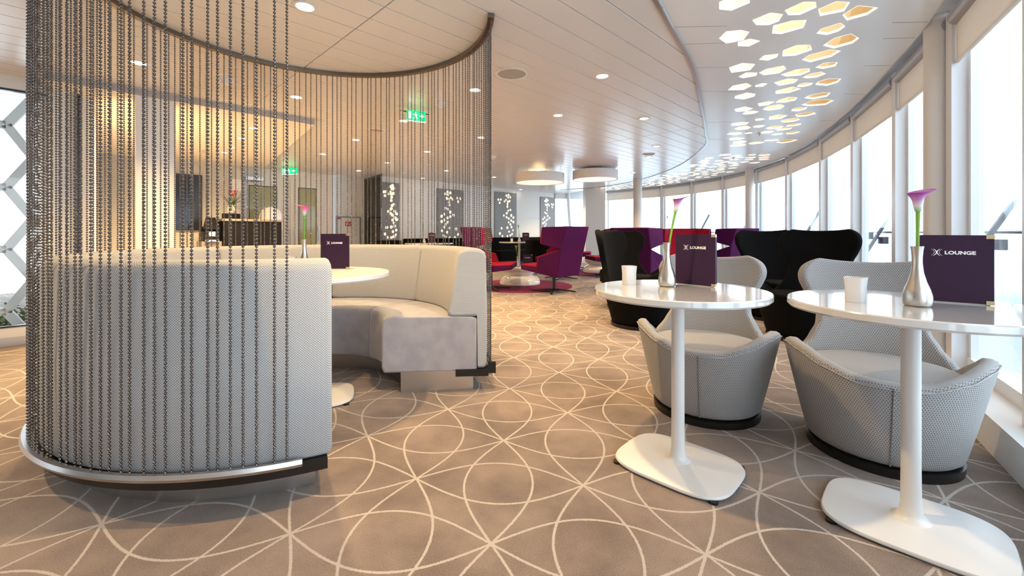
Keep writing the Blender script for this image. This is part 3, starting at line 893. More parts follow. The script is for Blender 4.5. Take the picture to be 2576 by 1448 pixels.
for px, py in [(767,15),(745,243),(1195,225),(1515,190),(1404,289),(1620,297),(1651,367),(1632,394),(1015,303),(895,351),(812,387),(1075,381),(975,409),(902,429),
               (1123,429),(1063,448),(1355,428),(1243,445),(1310,476),(1593,434),(1417,475),(1210,345),(350,157)]:
    p = on_plane(px, py, ZC - 0.001)
    lab = DL.get((px, py), 'small round recessed downlight in the plank ceiling')
    downlight(p.x, p.y, ZC-0.001, lab, 'downlights in the plank ceiling', lit=abs(p.y - p.x - 13.7)*0.7071 > 0.75)
for px, py in [(637,321),(607,347),(582,370),(565,383),(360,275),(355,310)]:
    p = on_plane(px, py, 2.311)
    downlight(p.x, p.y, 2.311, 'small round recessed downlight in the dropped cream soffit', 'downlights in the dropped soffit', 0.9, bulb=spot_w)
for x, y in [(-0.1,1.62),(-2.9,1.2),(-2.4,-0.9),(-4.2,1.4),(-4.6,-0.8)]:
    downlight(x, y, ZC-0.001, 'round recessed downlight of the plank ceiling outside the frame', 'downlights outside the frame')
for k, (px, py, r, lab) in enumerate([(1287,185,0.14,'round grille ceiling speaker right of the bead curtain'),(1637,394,0.11,'round grille ceiling speaker near the curved trim'),(947,327,0.11,'round ceiling speaker seen through the bead curtain')]):
    p = on_plane(px, py, ZC)
    if k == 1: p = on_plane(1633, 396, ZC); p.x -= 0.12; p.y -= 0.35
    t = thing('ceiling_speaker', lab, 'speaker', (p.x, p.y, ZC))
    obj('frame', MB().lathe([(r,0.0),(r*1.02,-0.006),(r*0.88,-0.008),(r*0.87,0)], 32, cap=False), M['plastic'], t, smooth=True)
    obj('grille', MB().lathe([(r*0.88,-0.004),(0.0001,-0.006)], 32, cap=False), M['grille'], t)
for px, py, lab in [(1108,265,'white smoke detector on the ceiling near the exit sign'),(568,207,'white smoke detector above the left of the curtain'),(1240,397,'white smoke detector just right of the curtain edge'),(1240,470,'small white detector on the far ceiling')][:3]:
    p = on_plane(px, py, ZC-0.03)
    t = thing('smoke_detector', lab, 'detector', (p.x, p.y, ZC))
    obj('base', MB().lathe([(0.06,0.0),(0.06,-0.02),(0.05,-0.03)], 24), M['plastic'], t, smooth=40)
    obj('sensor', MB().lathe([(0.038,-0.03),(0.038,-0.045),(0.02,-0.055),(0.0001,-0.056)], 20), M['plastic'], t, smooth=40)
for px, py, lab in [(1005,335,'brass sprinkler head beside the ceiling speaker'),(1911,342,'sprinkler head among the nearer lit ceiling cutouts'),(1845,402,'sprinkler head among the far lit ceiling cutouts'),(511,372,'sprinkler head under the dropped soffit'),(782,425,'sprinkler head by the far exit sign')]:
    p = on_plane(px, py, ZC-0.03); zt = 2.311 if px == 511 else ZC+0.004
    t = thing('sprinkler', lab, 'sprinkler', (p.x, p.y, zt))
    obj('body', MB().lathe([(0.02,0.0),(0.02,-0.006),(0.007,-0.008),(0.007,-0.035)], 10), M['brass'], t)
    obj('deflector', MB().lathe([(0.018,-0.035),(0.018,-0.038)], 10), M['brass'], t)
# exit signs
def exit_sign(px, py, Y, w, h, rz, label, wings):
    x = ray(px)*Y; z = 1 + (HOR-py)/FPX*Y
    t = thing('exit_sign', label, 'exit sign', (x, Y, z), rz)
    obj('panel', MB().box(-w/2, w/2, -0.008, 0.008, -h/2, h/2), M['exit'], t)
    mbp = MB()   # running figure, door and arrow
    def quad(a): mbp.add([(u*w, -0.0095, v*h) for u, v in a], [tuple(range(len(a)))])
    quad([(-0.42,-0.36),(-0.24,-0.36),(-0.24,0.36),(-0.42,0.36)])
    quad([(-0.08,0.24),(-0.02,0.24),(-0.02,0.36),(-0.08,0.36)])
    quad([(-0.10,-0.08),(0.0,-0.08),(-0.01,0.22),(-0.09,0.20)])
    quad([(-0.10,-0.06),(-0.05,-0.06),(-0.14,-0.38),(-0.19,-0.38)]); quad([(-0.03,-0.06),(0.02,-0.06),(0.06,-0.36),(0.01,-0.36)])
    quad([(-0.02,0.18),(0.07,0.04),(0.05,0.0),(-0.03,0.12)]); quad([(-0.09,0.18),(-0.18,0.06),(-0.16,0.02),(-0.08,0.12)])
    quad([(0.16,-0.07),(0.30,-0.07),(0.30,0.07),(0.16,0.07)]); quad([(0.29,-0.22),(0.43,0.0),(0.29,0.22)])
    obj('pictogram', mbp, M['exitwhite'], t)
    obj('edge', MB().box(-w/2, w/2, -0.009, 0.009, -h/2-0.008, -h/2), M['exitwhite'], t)
    top = ZC - z
    obj('hanger', MB().box(-w*0.35, -w*0.30, -0.006, 0.006, h/2, top).box(w*0.30, w*0.35, -0.006, 0.006, h/2, top), M['plastic'], t)
    if wings:
        for s_ in (-1, 1):
            obj('lamp_bracket', MB().add([(s_*w*0.5,-0.02,h*0.15),(s_*w*0.82,-0.01,h*0.32),(s_*w*0.82,0.03,h*0.36),(s_*w*0.5,0.03,h*0.45)], [(0,1,2,3)]), M['black'], t)
exit_sign(1047, 291, 4.72, 0.21, 0.115, R(28), 'green exit sign hanging near the top of the bead curtain', True)
exit_sign(728, 430, 9.0, 0.34, 0.13, R(-4), 'small far green exit sign above the olive glass doors', False)
# drum pendants
def pendant(px, Y, r, z, label):
    t = thing('pendant_lamp', label, 'lamp', (ray(px)*Y, Y, z))
    obj('drum', MB().lathe([(r,0.0),(r,0.19),(r-0.02,0.19),(r-0.02,0.03),(r-0.015,0.0)], 64, cap=False), M['white'], t, smooth=40)
    obj('top_plate', MB().lathe([(r-0.02,0.185),(0.0001,0.185)], 64, cap=False), M['white'], t)
    obj('diffuser', MB().lathe([(r-0.015,0.012),(0.0001,0.010)], 64, cap=False), M['pendantglow'], t)
    for k in range(8):
        a = k*math.pi/4 + 0.2
        obj('wire', MB().tube([(r*0.94*math.cos(a), r*0.94*math.sin(a), 0.185), (r*0.94*math.cos(a), r*0.94*math.sin(a), ZC-z)], 0.003, 5), M['steel'], t)
        obj('stud', MB().lathe([(0.022,0.185),(0.022,0.20),(0.0001,0.205)], 10, (r*0.9*math.cos(a), r*0.9*math.sin(a))), M['brass'], t)
pendant(1358, 9.2, 0.525, 2.065, 'large white drum pendant with glowing base, left of the pair')
pendant(1497, 9.3, 0.485, 2.145, 'large white drum pendant with glowing base, right of the pair')

# ------------------------------------------------------------------ booth: horseshoe sofa, bead curtain, table
BC = Vector((-1.250, 2.595, 0))
A0, A1 = 5.0, 300.5
sofa = thing('booth_sofa', 'round horseshoe booth sofa in pale woven fabric inside the bead curtain', 'sofa', BC)
back_prof = [(1.04,0.30),(1.080,0.142),(1.095,0.157),(1.097,0.50),(1.090,0.85),(1.081,0.876),(1.058,0.892),(1.015,0.898),(0.96,0.895),(0.93,0.885),(0.915,0.865),(0.88,0.66),(0.850,0.495),(0.856,0.478),(0.88,0.472),(1.036,0.470),(1.040,0.46)]
NSEG = 6
for k in range(NSEG):
    a0 = A0 + (A1-A0)*k/NSEG; a1 = A0 + (A1-A0)*(k+1)/NSEG
    bp = [(r, z) for r, z in back_prof]
    obj('backrest', MB().sweep([(1.040,0.142)] + bp[1:], a0+0.10, a1-0.10, 16, inset=0.018), M['sofafab'], sofa, smooth=50)
seat_prof = [(0.46,0.13),(1.034,0.13),(1.034,0.455),(1.0,0.468),(0.90,0.472),(0.52,0.478),(0.475,0.47),(0.452,0.45),(0.445,0.42),(0.445,0.16)]
for k in range(NSEG):
    a0 = A0 + (A1-A0)*k/NSEG; a1 = A0 + (A1-A0)*(k+1)/NSEG
    obj('seat', MB().sweep(seat_prof, a0+0.12, a1-0.12, 14, inset=0.014), M['velvet'], sofa, smooth=50)
obj('plinth', MB().sweep([(0.56,0.0),(1.01,0.0),(1.01,0.13),(0.56,0.13)], A0+1.5, A1-3.0, 72), M['steel'], sofa, smooth=40)
obj('base_trim', MB().sweep([(0.90,0.098),(1.106,0.098),(1.106,0.141),(0.90,0.141)], A0-0.5, A1-1.0, 80), M['black'], sofa, smooth=40)

cur = thing('bead_curtain', 'curved curtain of gunmetal bead strands around the booth sofa', 'curtain', BC)
RC = 1.122
C0, C1 = 6.0, 294.0
obj('ceiling_track', MB().sweep([(RC-0.02,ZC-0.03),(RC+0.02,ZC-0.03),(RC+0.02,ZC-0.002),(RC-0.02,ZC-0.002)], C0-1.5, C1+1.5, 96), M['railbronze'], cur, smooth=40)
obj('bottom_rail', MB().sweep([(RC-0.012,0.143),(RC+0.018,0.143),(RC+0.024,0.155),(RC+0.018,0.169),(RC+0.004,0.169),(RC+0.004,0.160),(RC-0.012,0.160)], C0-0.6, C1+1.0, 110), M['steel'], cur, smooth=40)
obj('rail_end', MB().sweep([(RC-0.02,0.115),(RC+0.03,0.115),(RC+0.03,0.185),(RC-0.02,0.185)], C0-1.6, C0-0.6, 2), M['black'], cur)
# one strand: little octahedral-sphere beads on a cord
def strand_mesh():
    mb = MB(); zb, zt, pitch, r = 0.163, ZC-0.03, 0.0130, 0.0058
    bm = bmesh.new(); bmesh.ops.create_icosphere(bm, subdivisions=1, radius=r)
    vs = [v.co.copy() for v in bm.verts]; fs = [tuple(v.index for v in f.verts) for f in bm.faces]; bm.free()
    z = zb + r; k = 0
    while z < zt:
        mb.add([(v.x, v.y, v.z + z) for v in vs], fs); z += pitch; k += 1
    mb.tube([(0,0,zb),(0,0,zt)], 0.0009, 4)
    return mb.mesh('bead_strand', 180, [M['bead']])
strand = strand_mesh()
a = C0; rg = random.Random(5)
step = math.degrees(0.0415/RC); ns = 0
while a < C1 + 0.01:
    j = rg.uniform(-0.25, 0.25)*step
    o = link('bead_strand', strand, cur); t = R(a + j)
    o.location = (RC*math.cos(t), RC*math.sin(t), rg.uniform(-0.003, 0.003)); o.rotation_euler = (0, 0, rg.uniform(0, 6))
    a += step; ns += 1
print('strands', ns)

# ------------------------------------------------------------------ café tables
def superrect(a, b, n, e=3.2):
    out = []
    for k in range(n):
        t = 2*math.pi*k/n; c, s = math.cos(t), math.sin(t)
        out.append((a*math.copysign(abs(c)**(2/e), c), b*math.copysign(abs(s)**(2/e), s)))
    return out
def table(x, y, r, rz, label, h=0.758, foot=(0.242,0.198), top='tabletop'):
    t = thing('pedestal_table', label, 'table', (x, y, 0), rz)
    o = obj('table_top', MB().lathe([(0.0001,h-0.030),(r-0.03,h-0.030),(r-0.006,h-0.029),(r,h-0.022),(r,h-0.004),(r-0.003,h),(r-0.02,h),(0.0001,h)], 96, cap=False), M[top], t, smooth=35)
    obj('pole', MB().lathe([(0.060,0.028),(0.042,0.034),(0.032,0.05),(0.0275,0.08),(0.0265,0.2),(0.0265,h-0.05),(0.05,h-0.04),(0.06,h-0.03)], 32, cap=False), M['tablewhite'], t, smooth=60)
    mb = MB(); rings = []
    n = 64
    for k, (s_, z) in enumerate(((0.99,0.008),(1.0,0.013),(0.985,0.020),(0.90,0.023),(0.5,0.026),(0.22,0.030))):
        rings.append([(p[0]*s_, p[1]*s_, z) for p in superrect(foot[0], foot[1], n, 3.6)])
    vs = [p for r_ in rings for p in r_]; fs = [(k*n+i, k*n+(i+1) % n, (k+1)*n+(i+1) % n, (k+1)*n+i) for k in range(5) for i in range(n)]
    fs += [tuple(5*n+i for i in range(n)), tuple(range(n))[::-1]]
    mb.add(vs, fs); obj('foot', mb, M['tablewhite'], t, smooth=50)
    for sx in (-1, 1):
        for sy in (-1, 1): obj('glide', MB().lathe([(0.018,0.0),(0.018,0.009)], 12, (sx*foot[0]*0.82, sy*foot[1]*0.80)), M['black'], t)
    return t
HT = 0.758
table(0.712, 1.83, 0.352, R(-44), 'round white pedestal table with a menu, left of the two by the grey chairs')
table(1.358, 1.452, 0.355, R(-44), 'round white pedestal table cut by the right edge of the picture')
table(-1.205, 2.56, 0.45, R(20), 'round white pedestal table inside the horseshoe booth', top='tablewhite')

# text
_txt = {}
def text_mesh(body, size, m):
    c = bpy.data.curves.new('lettering', 'FONT'); c.body = body; c.size = size; c.align_x = 'LEFT'; c.extrude = 0.0; c.space_character = 1.02; c.offset = 0.0009*size/0.02
    o = bpy.data.objects.new('lettering', c); COL.objects.link(o)
    dg = bpy.context.evaluated_depsgraph_get(); me = bpy.data.meshes.new_from_object(o.evaluated_get(dg))
    bpy.data.objects.remove(o); me.materials.clear(); me.materials.append(m)
    return me
lounge_me = text_mesh('LOUNGE', 0.0165, M['print'])
def emblem_mesh():
    mb = MB(); n = 14; H = 0.0115
    # filled curved X: two arcs bowed towards each other
    L, Rr = [], []
    for i in range(n+1):
        t = -1 + 2*i/n
        w = 0.0022 + 0.0068*abs(t)**2.0
        mb_x = w; L.append((-mb_x, t*H)); Rr.append((mb_x, t*H))
    inner = [(0.0 if abs(-1+2*i/n) < 0.35 else (0.0068*(abs(-1+2*i/n)-0.35)**1.3/0.65**1.3)) for i in range(n+1)]
    for s_ in (-1, 1):
        vs = []; 
        for i in range(n+1):
            vs += [(s_*Rr[i][0], Rr[i][1], 0), (s_*min(inner[i], Rr[i][0]), Rr[i][1], 0)]
        mb.add(vs, [(2*i, 2*i+2, 2*i+3, 2*i+1) for i in range(n)])
        # hairline outer arcs
        vs = []
        for i in range(n+1):
            t = -1 + 2*i/n; w = 0.0055 + 0.0075*abs(t)**1.7
            vs += [(s_*w, t*H, 0), (s_*(w+0.0009), t*H, 0)]
        mb.add(vs, [(2*i, 2*i+2, 2*i+3, 2*i+1) for i in range(n)])
    return mb.mesh('emblem', False, [M['print']])
emblem = emblem_mesh()
def menu(p0, p1, z, label, h=0.232, detail=True):
    """standing folder; p0 left bottom, p1 right bottom as seen, spine to the right"""
    p0, p1 = Vector(p0), Vector(p1); d = (p1-p0); w = d.length
    t = thing('menu_folder', label, 'menu', (p0.x, p0.y, z), math.atan2(d.y, d.x))
    lean = 0.0
    obj('front_cover', MB().box(0, w, -0.003, 0.0, 0.004, h), M['menu'], t)
    c = obj('back_cover', MB().box(-w, 0, -0.0015, 0.0015, 0.004, h), M['menu'], t); c.location = (w, 0.012, 0); c.rotation_euler = (0, 0, R(-28))
    obj('spine', MB().box(w-0.001, w+0.004, -0.003, 0.012, 0.004, h), M['menu'], t)
    obj('page', MB().box(0.006, w-0.004, 0.001, 0.004, 0.0, h-0.008), M['paper'], t)
    obj('page', MB().box(0.006, w-0.004, 0.005, 0.0065, 0.001, h-0.010), M['paper'], t)
    for x0, z0 in ((w-0.014, 0.002), (w-0.014, h-0.012)):
        obj('corner', MB().box(x0, w+0.005, -0.0042, 0.006, z0, z0+0.013), M['brass'], t)
    if detail:
        k = w/0.183
        e = link('emblem', emblem, t); e.location = (0.052*k, -0.0036, h*0.745); e.rotation_euler = (R(90), 0, 0); e.scale = (k, k, 1)
        e = link('lettering', lounge_me, t); e.location = (0.071*k, -0.0036, h*0.745-0.0058); e.rotation_euler = (R(90), 0, 0); e.scale = (1.10*k, 0.95*k, 1)
    return t
menu((0.772, 2.01), (0.888, 1.868), HT, 'aubergine lounge menu on the left white table')
menu((1.435, 1.515), (1.580, 1.403), HT, 'aubergine lounge menu on the right white table')
menu((-1.255, 2.80), (-1.075, 2.80), HT, 'aubergine lounge menu on the table inside the booth')

# vase with calla lily
vase_me = MB().lathe([(0.0001,0.0),(0.031,0.0),(0.036,0.006),(0.0385,0.02),(0.038,0.035),(0.033,0.055),(0.024,0.08),(0.0165,0.11),(0.0135,0.14),(0.0135,0.16),(0.0155,0.185),(0.0175,0.196),(0.0160,0.196),(0.012,0.17),(0.011,0.14)], 40, cap=False).mesh('vase', 60, [M['pewter']])
def calla(x, y, z, top, label, m, rz=0.0, lean=(0.03,0.0), flip=1):
    """stem from the vase mouth to the spathe at height `top`, flower opening to the side"""
    v = thing('bud_vase', 'slender pewter bud vase ' + label[0], 'vase', (x, y, z)); link('body', vase_me, v)
    t = thing('calla_lily', label[1], 'flower', (x, y, z), rz)
    L = top
    pts = []
    for i in range(9):
        k = i/8; pts.append((lean[0]*k*k*1.0, lean[1]*k*k, 0.03 + (L-0.03-0.085)*k))
    obj('stem', MB().tube(pts, [0.0045]*7+[0.0052,0.006], 8), M['stem'], t, smooth=True)
    bx, by, bz = pts[-1]
    HS = 0.088
    def fn(u, v_):
        th = (u*2-1)*math.pi*1.08
        k = v_
        front = (1+math.cos(th))/2           # 1 at the tall lip side
        rr = 0.0062 + 0.012*k**0.8 + 0.018*max(0, k-0.55)**1.6/0.45**1.6*(0.55+0.75*front)
        hgt = HS*k*(0.70 + 0.32*front**1.5)
        curl = 0.016*max(0, k-0.75)/0.25
        spiral = 1.0 + 0.10*(u-0.5)
        return (bx + lean[0]*k*0.55 + flip*(rr*spiral*math.cos(th) + curl*front*1.0), by + rr*spiral*math.sin(th), bz + hgt - curl*front*0.7*(k > 0.85))
    o = obj('spathe', MB().grid(28, 14, fn, lambda u, v_: (u, v_)), m, t, smooth=True); mods(o, solid=0.0012, sub=1)
    obj('spadix', MB().tube([(bx+lean[0]*0.2,by,bz+0.02),(bx+lean[0]*0.6,by,bz+0.055)], [0.003,0.002], 6), M['brass'], t)
calla(0.696, 1.915, HT, 0.415, ('with a calla on the left white table', 'violet calla lily leaning right in the vase on the left table'), M['calla'], 0.0, (0.034, -0.01))
calla(1.335, 1.405, HT, 0.395, ('with a calla on the right white table', 'violet calla lily standing upright in the vase on the right table'), M['calla'], 0.3, (0.004, 0.0))
calla(-1.335, 2.74, HT, 0.43, ('with a pink calla on the booth table', 'pink calla lily in the vase on the booth table'), M['callapink'], 0.0, (0.0, 0.0), -1)
# votive glasses
def votive(x, y, z, label, rz=0.4):
    t = thing('votive_glass', label, 'candle holder', (x, y, z), rz)
    n = 48; prof = [(0.026,0.0),(0.0275,0.003),(0.0275,0.05),(0.0305,0.086),(0.0285,0.086),(0.0255,0.05),(0.0250,0.012)]
    mb = MB(); vs = []; fs = []
    for r, zz in prof: vs += [(px_, py_, zz) for px_, py_ in superrect(r, r, n, 4.0)]
    for k in range(len(prof)-1):
        for i in range(n): fs.append((k*n+i, k*n+(i+1) % n, (k+1)*n+(i+1) % n, (k+1)*n+i))
    fs += [tuple(range(n))[::-1], tuple((len(prof)-1)*n+i for i in range(n))]
    obj('glass', mb.add(vs, fs), M['frost'], t, smooth=40)
    obj('candle', MB().lathe([(0.019,0.014),(0.019,0.028),(0.0001,0.028)], 20), M['paper'], t)
votive(0.545, 1.985, HT, 'frosted square votive glass on the left white table', 0.2)
votive(1.198, 1.487, HT, 'frosted square votive glass on the right white table', 0.6)
votive(-1.41, 2.72, HT, 'frosted votive glass on the booth table behind the sofa back', 0.1)

# ------------------------------------------------------------------ butterfly-back swivel chairs
ARM = [(0,.395),(18,.40),(38,.435),(56,.475),(72,.492),(86,.478),(100,.43),(116,.37),(140,.34),(180,.34)]
BW = [(.32,.345),(.38,.325),(.45,.265),(.52,.225),(.58,.222),(.64,.250),(.70,.292),(.75,.318),(.79,.322),(.83,.300),(.855,.262),(.87,.215)]
_chair_cache = {}
def butterfly(name, label, x, y, face, fab, kind, group):
    """face: unit plan direction the chair looks in. kind 'small' or 'large'"""
    rz = math.atan2(face[1], face[0]) + math.pi/2
    t = thing(name, label, 'chair', (x, y, 0), rz, group)
    if kind not in _chair_cache:
        big = kind == 'large'
        S = 1.16 if big else 1.0                     # plan scale
        ks = 1.10 if big else 1.0                    # arm height scale
        r0, r1 = 0.272*S, 0.372*S
        ztop = 1.035 if big else 0.86
        seatz = 0.43 if big else 0.405
        def zmap(z): return 0.32 + (z-0.32)*((ztop-0.32)/0.55)
        def rad(z): return r0 + (r1-r0)*min(1.05, (z-0.035)/0.44)**0.92
        def shell(u, v):
            th = (u*2-1)*math.pi; h = lerp_table(ARM, abs(math.degrees(th)))*ks
            z = 0.035 + (h-0.035)*v
            r = rad(z); 
            return (r*math.sin(th), -r*math.cos(th)*0.97, z)
        sh = MB().grid(72, 12, shell, lambda u, v: ((u*2-1)*math.pi*r1*0.93, shell(u, v)[2])).mesh('shell', 75, [fab, fab if big else M['greyplain']])
        zs = [.32 + .55*i/16 for i in range(17)]
        RCV = 0.40*S
        def back(u, v):
            zb = .32 + .55*v
            w = lerp_table(BW, zb)*S
            k = u*2-1
            z = zmap(zb)
            if v > 0.7: z -= 0.020*(1-abs(k)**2)*(v-0.7)/0.3
            ph = k*w/RCV
            lean_ = 0.255*S + (z-0.30)*(0.24 if not big else 0.22)
            return (RCV*math.sin(ph)*1.04, lean_ - RCV*(1-math.cos(ph))*0.85, z)
        bk = MB().grid(24, 26, back, lambda u, v: ((u*2-1)*lerp_table(BW, .32+.55*v)*S, 0.55*v)).mesh('backrest', 75, [fab, fab if big else M['greyplain']])
        def cush(u, v):
            th = u*2*math.pi; k = v*math.pi - math.pi/2
            r = 0.305*S*abs(math.cos(k))**0.45; zz = seatz - 0.055 + 0.055*math.copysign(abs(math.sin(k))**0.7, math.sin(k)) + (0.012*math.cos(th)*0 )
            return (r*math.sin(th), -r*math.cos(th)*0.96 - 0.01, zz)
        cu = MB().grid(40, 14, cush, lambda u, v: cush(u, v)[:2]).mesh('seat_cushion', 75, [fab])
        pl = MB().lathe([(r0-0.012,0.0),(r0+0.004,0.0),(r0+0.006,0.034),(r0-0.03,0.042),(0.0001,0.042)], 56, cap=False).mesh('plinth', 40, [M['black']])
        sm = MB()
        pts = []
        for i in range(10):
            z = 0.045 + (0.385*ks-0.045)*i/9; pts.append((0.0, -(rad(z))*0.97-0.0015, z))
        sm.tube(pts, 0.0032, 6)
        seam = sm.mesh('seam', 60, [fab])
        pts = []
        for i in range(145):
            th = R(-118 + 236*i/144); h = lerp_table(ARM, abs(math.degrees(th)))*ks - 0.018; r = rad(h)
            pts.append(((r+0.0012)*math.sin(th), -(r+0.0012)*math.cos(th)*0.97, h))
        pip = MB().tube(pts, 0.0022, 6).mesh('piping', 60, [M['blackfab'] if big else M['grille']])
        _chair_cache[kind] = (sh, bk, cu, pl, seam, pip)
    sh, bk, cu, pl, seam, pip = _chair_cache[kind]
    o = link('shell', sh, t); mods(o, solid=0.055, sub=1, offset=-1.0)
    o.modifiers['solid'].material_offset_rim = 1
    o2 = link('backrest', bk, t); mods(o2, solid=0.060, sub=1, offset=0.0); o2.modifiers['solid'].material_offset_rim = 1
    link('seat_cushion', cu, t); link('plinth', pl, t)
    link('seam', seam, o); link('piping', pip, o)
    return t
def unit(x, y):
    l = math.hypot(x, y); return (x/l, y/l)
butterfly('swivel_chair', 'grey dotted butterfly-back swivel chair behind the left white table', 1.10, 2.43, unit(-0.50,-0.87), M['greyfab'], 'small', 'grey butterfly chairs')
butterfly('swivel_chair', 'grey dotted butterfly-back swivel chair behind the right white table by the window ledge', 1.69, 1.965, unit(-0.55,-0.84), M['greyfab'], 'small', 'grey butterfly chairs')
butterfly('swivel_chair', 'large black butterfly armchair left of the grey chairs, nearest the aisle', 1.40, 4.62, unit(0.80,-0.60), M['blackfab'], 'large', 'black butterfly armchairs')
butterfly('swivel_chair', 'large black butterfly armchair half hidden behind the aisle one', ray(1588)*5.75, 5.75, unit(0.15,-1.0), M['blackfab'], 'large', 'black butterfly armchairs')
butterfly('swivel_chair', 'large black butterfly armchair right of the grey chair by the window', 2.78, 4.05, unit(-0.80,-0.60), M['blackfab'], 'large', 'black butterfly armchairs')
butterfly('swivel_chair', 'large black butterfly armchair behind the two white tables facing the viewer', ray(1950)*5.0, 5.0, unit(-0.25,-1.0), M['blackfab'], 'large', 'black butterfly armchairs')

# ------------------------------------------------------------------ purple wing chairs
def poly_part(name, faces, m, parent, th=0.05, bev=0.015):
    """thick facetted panel from 3-D polygons"""
    mb = MB()
    vs = []; idx = {}
    fs = []
    for f in faces:
        ff = []
        for p in f:
            k = tuple(round(c, 4) for c in p)
            if k not in idx: idx[k] = len(vs); vs.append(k)
            ff.append(idx[k])
        fs.append(tuple(ff))
    mb.add(vs, fs)
    return mb
def wing_meshes():
    out = []
    mir = lambda pts: [(-x, y, z) for x, y, z in pts][::-1]
    # outer shell: back, lower side wings, head wings (front is -y)
    B0, B1, B2 = (0.30,0.27,0.27), (0.33,0.36,0.72), (0.31,0.46,1.08)
    lowside = [B0, (0.40,-0.06,0.34), (0.44,0.02,0.60), B1]
    headside = [B1, (0.46,0.08,0.80), (0.45,0.10,1.07), B2]
    faces = [[B0, B1, (-B1[0],)+B1[1:], (-B0[0],)+B0[1:]], [B1, B2, (-B2[0],)+B2[1:], (-B1[0],)+B1[1:]], lowside, mir(lowside), headside, mir(headside)]
    out.append(poly_part('outer_shell', faces, None, None))
    # inner lining slightly in front
    sh = lambda p: (p[0]*0.93, p[1]-0.045, p[2])
    C0, C1, C2 = sh((0.30,0.25,0.40)), sh(B1), sh((0.31,0.455,1.07))
    ls = [C0, sh((0.40,-0.05,0.42)), sh((0.44,0.025,0.60)), C1]; hs = [C1, sh((0.46,0.085,0.81)), sh((0.45,0.105,1.06)), C2]
    f2 = [[C0, C1, (-C1[0],)+C1[1:], (-C0[0],)+C0[1:]], ls, mir(ls)]
    f3 = [[C1, C2, (-C2[0],)+C2[1:], (-C1[0],)+C1[1:]], hs, mir(hs)]
    out.append(poly_part('inner', f2, None, None)); out.append(poly_part('head', f3, None, None))
    return out
_w = wing_meshes()
def wing_base():
    posts = MB().lathe([(0.035,0.03),(0.030,0.06),(0.028,0.34)], 14)
    legs = []
    for k in range(4):
        a = k*math.pi/2 + 0.5
        c, s = math.cos(a), math.sin(a); n_ = (-s, c)
        mb = MB()
        prof = [(0.0,0.028,0.03,0.055),(0.36,0.014,0.0,0.020)]
        vs = []
        for r, hw, z0, z1 in prof:
            vs += [(r*c+n_[0]*hw, r*s+n_[1]*hw, z0), (r*c-n_[0]*hw, r*s-n_[1]*hw, z0), (r*c-n_[0]*hw, r*s-n_[1]*hw, z1), (r*c+n_[0]*hw, r*s+n_[1]*hw, z1)]
        mb.add(vs, [(0,1,5,4),(1,2,6,5),(2,3,7,6),(3,0,4,7),(3,2,1,0),(4,5,6,7)])
        legs.append(mb.mesh('foot', False, [M['black']]))
    return posts.mesh('post', 40, [M['black']]), legs
_post, _feet = wing_base()
_ws = _w[0].mesh('outer_shell', False, [M['purple']]); _wi = _w[1].mesh('lining', False, [M['red']]); _wh = _w[2].mesh('headrest', False, [M['red']])
_seatm = MB()
vs = [(-0.33,0.24,0.28),(0.33,0.24,0.28),(0.37,-0.42,0.37),(-0.37,-0.42,0.37),(-0.33,0.24,0.40),(0.33,0.24,0.40),(0.37,-0.42,0.445),(-0.37,-0.42,0.445)]
_seatm.add(vs, [(0,3,2,1),(3,0,4,7),(0,1,5,4),(1,2,6,5),(2,3,7,6)])
_sb = _seatm.mesh('seat_base', False, [M['purple']])
_sc = MB().add([(-0.33,0.26,0.40),(0.33,0.26,0.40),(0.375,-0.425,0.44),(-0.375,-0.425,0.44),(-0.31,0.26,0.435),(0.31,0.26,0.435),(0.355,-0.40,0.468),(-0.355,-0.40,0.468)],
   [(0,3,2,1),(4,5,6,7),(0,1,5,4),(1,2,6,5),(2,3,7,6),(3,0,4,7)]).mesh('seat_pad', False, [M['red']])
def wing_chair(x, y, face, label, z=0.0):
    rz = math.atan2(face[1], face[0]) + math.pi/2
    t = thing('wing_chair', label, 'chair', (x, y, z), rz, 'purple and red wing chairs')
    o = link('outer_shell', _ws, t); mods(o, solid=0.045, bevel=0.012, offset=0.0)
    o = link('lining', _wi, t); mods(o, solid=0.03, bevel=0.01, offset=0.0)
    o = link('headrest', _wh, t); mods(o, solid=0.035, bevel=0.012, offset=0.0)
    o = link('seat_base', _sb, t); mods(o, bevel=0.02)
    o = link('seat_pad', _sc, t); mods(o, bevel=0.015)
    link('post', _post, t)
    for f in _feet: link('foot', f, t)
    return t
wing_chair(0.70, 7.12, unit(-0.62,0.55), 'purple wing chair seen from behind on the magenta rug beside the drum pendants', 0.0125)
wing_chair(-0.37, 7.45, unit(0.95,-0.12), 'red and purple wing chair half hidden by the bead curtain', 0.0125)
wing_chair(1.05, 9.15, unit(-0.6,-0.5), 'red lined wing chair on the far side of the magenta rug', 0.0125)
wing_chair(1.72, 11.6, unit(0.9,-0.2), 'red wing chair far off near the square pillar', 0.0125)
wing_chair(2.15, 9.6, unit(-0.9,-0.1), 'red wing chair edge showing left of the black aisle armchair', 0.0125)
wing_chair(ray(1602)*7.6, 7.6, unit(0.5,0.8), 'purple wing chair behind the aisle armchair, seen from behind')
wing_chair(ray(1730)*8.6, 8.6, unit(-0.2,-1.0), 'dark red wing chair behind the left calla stem')
wing_chair(ray(1832)*9.0, 9.0, unit(-0.35,0.9), 'purple wing chair seen from behind right of the left menu')

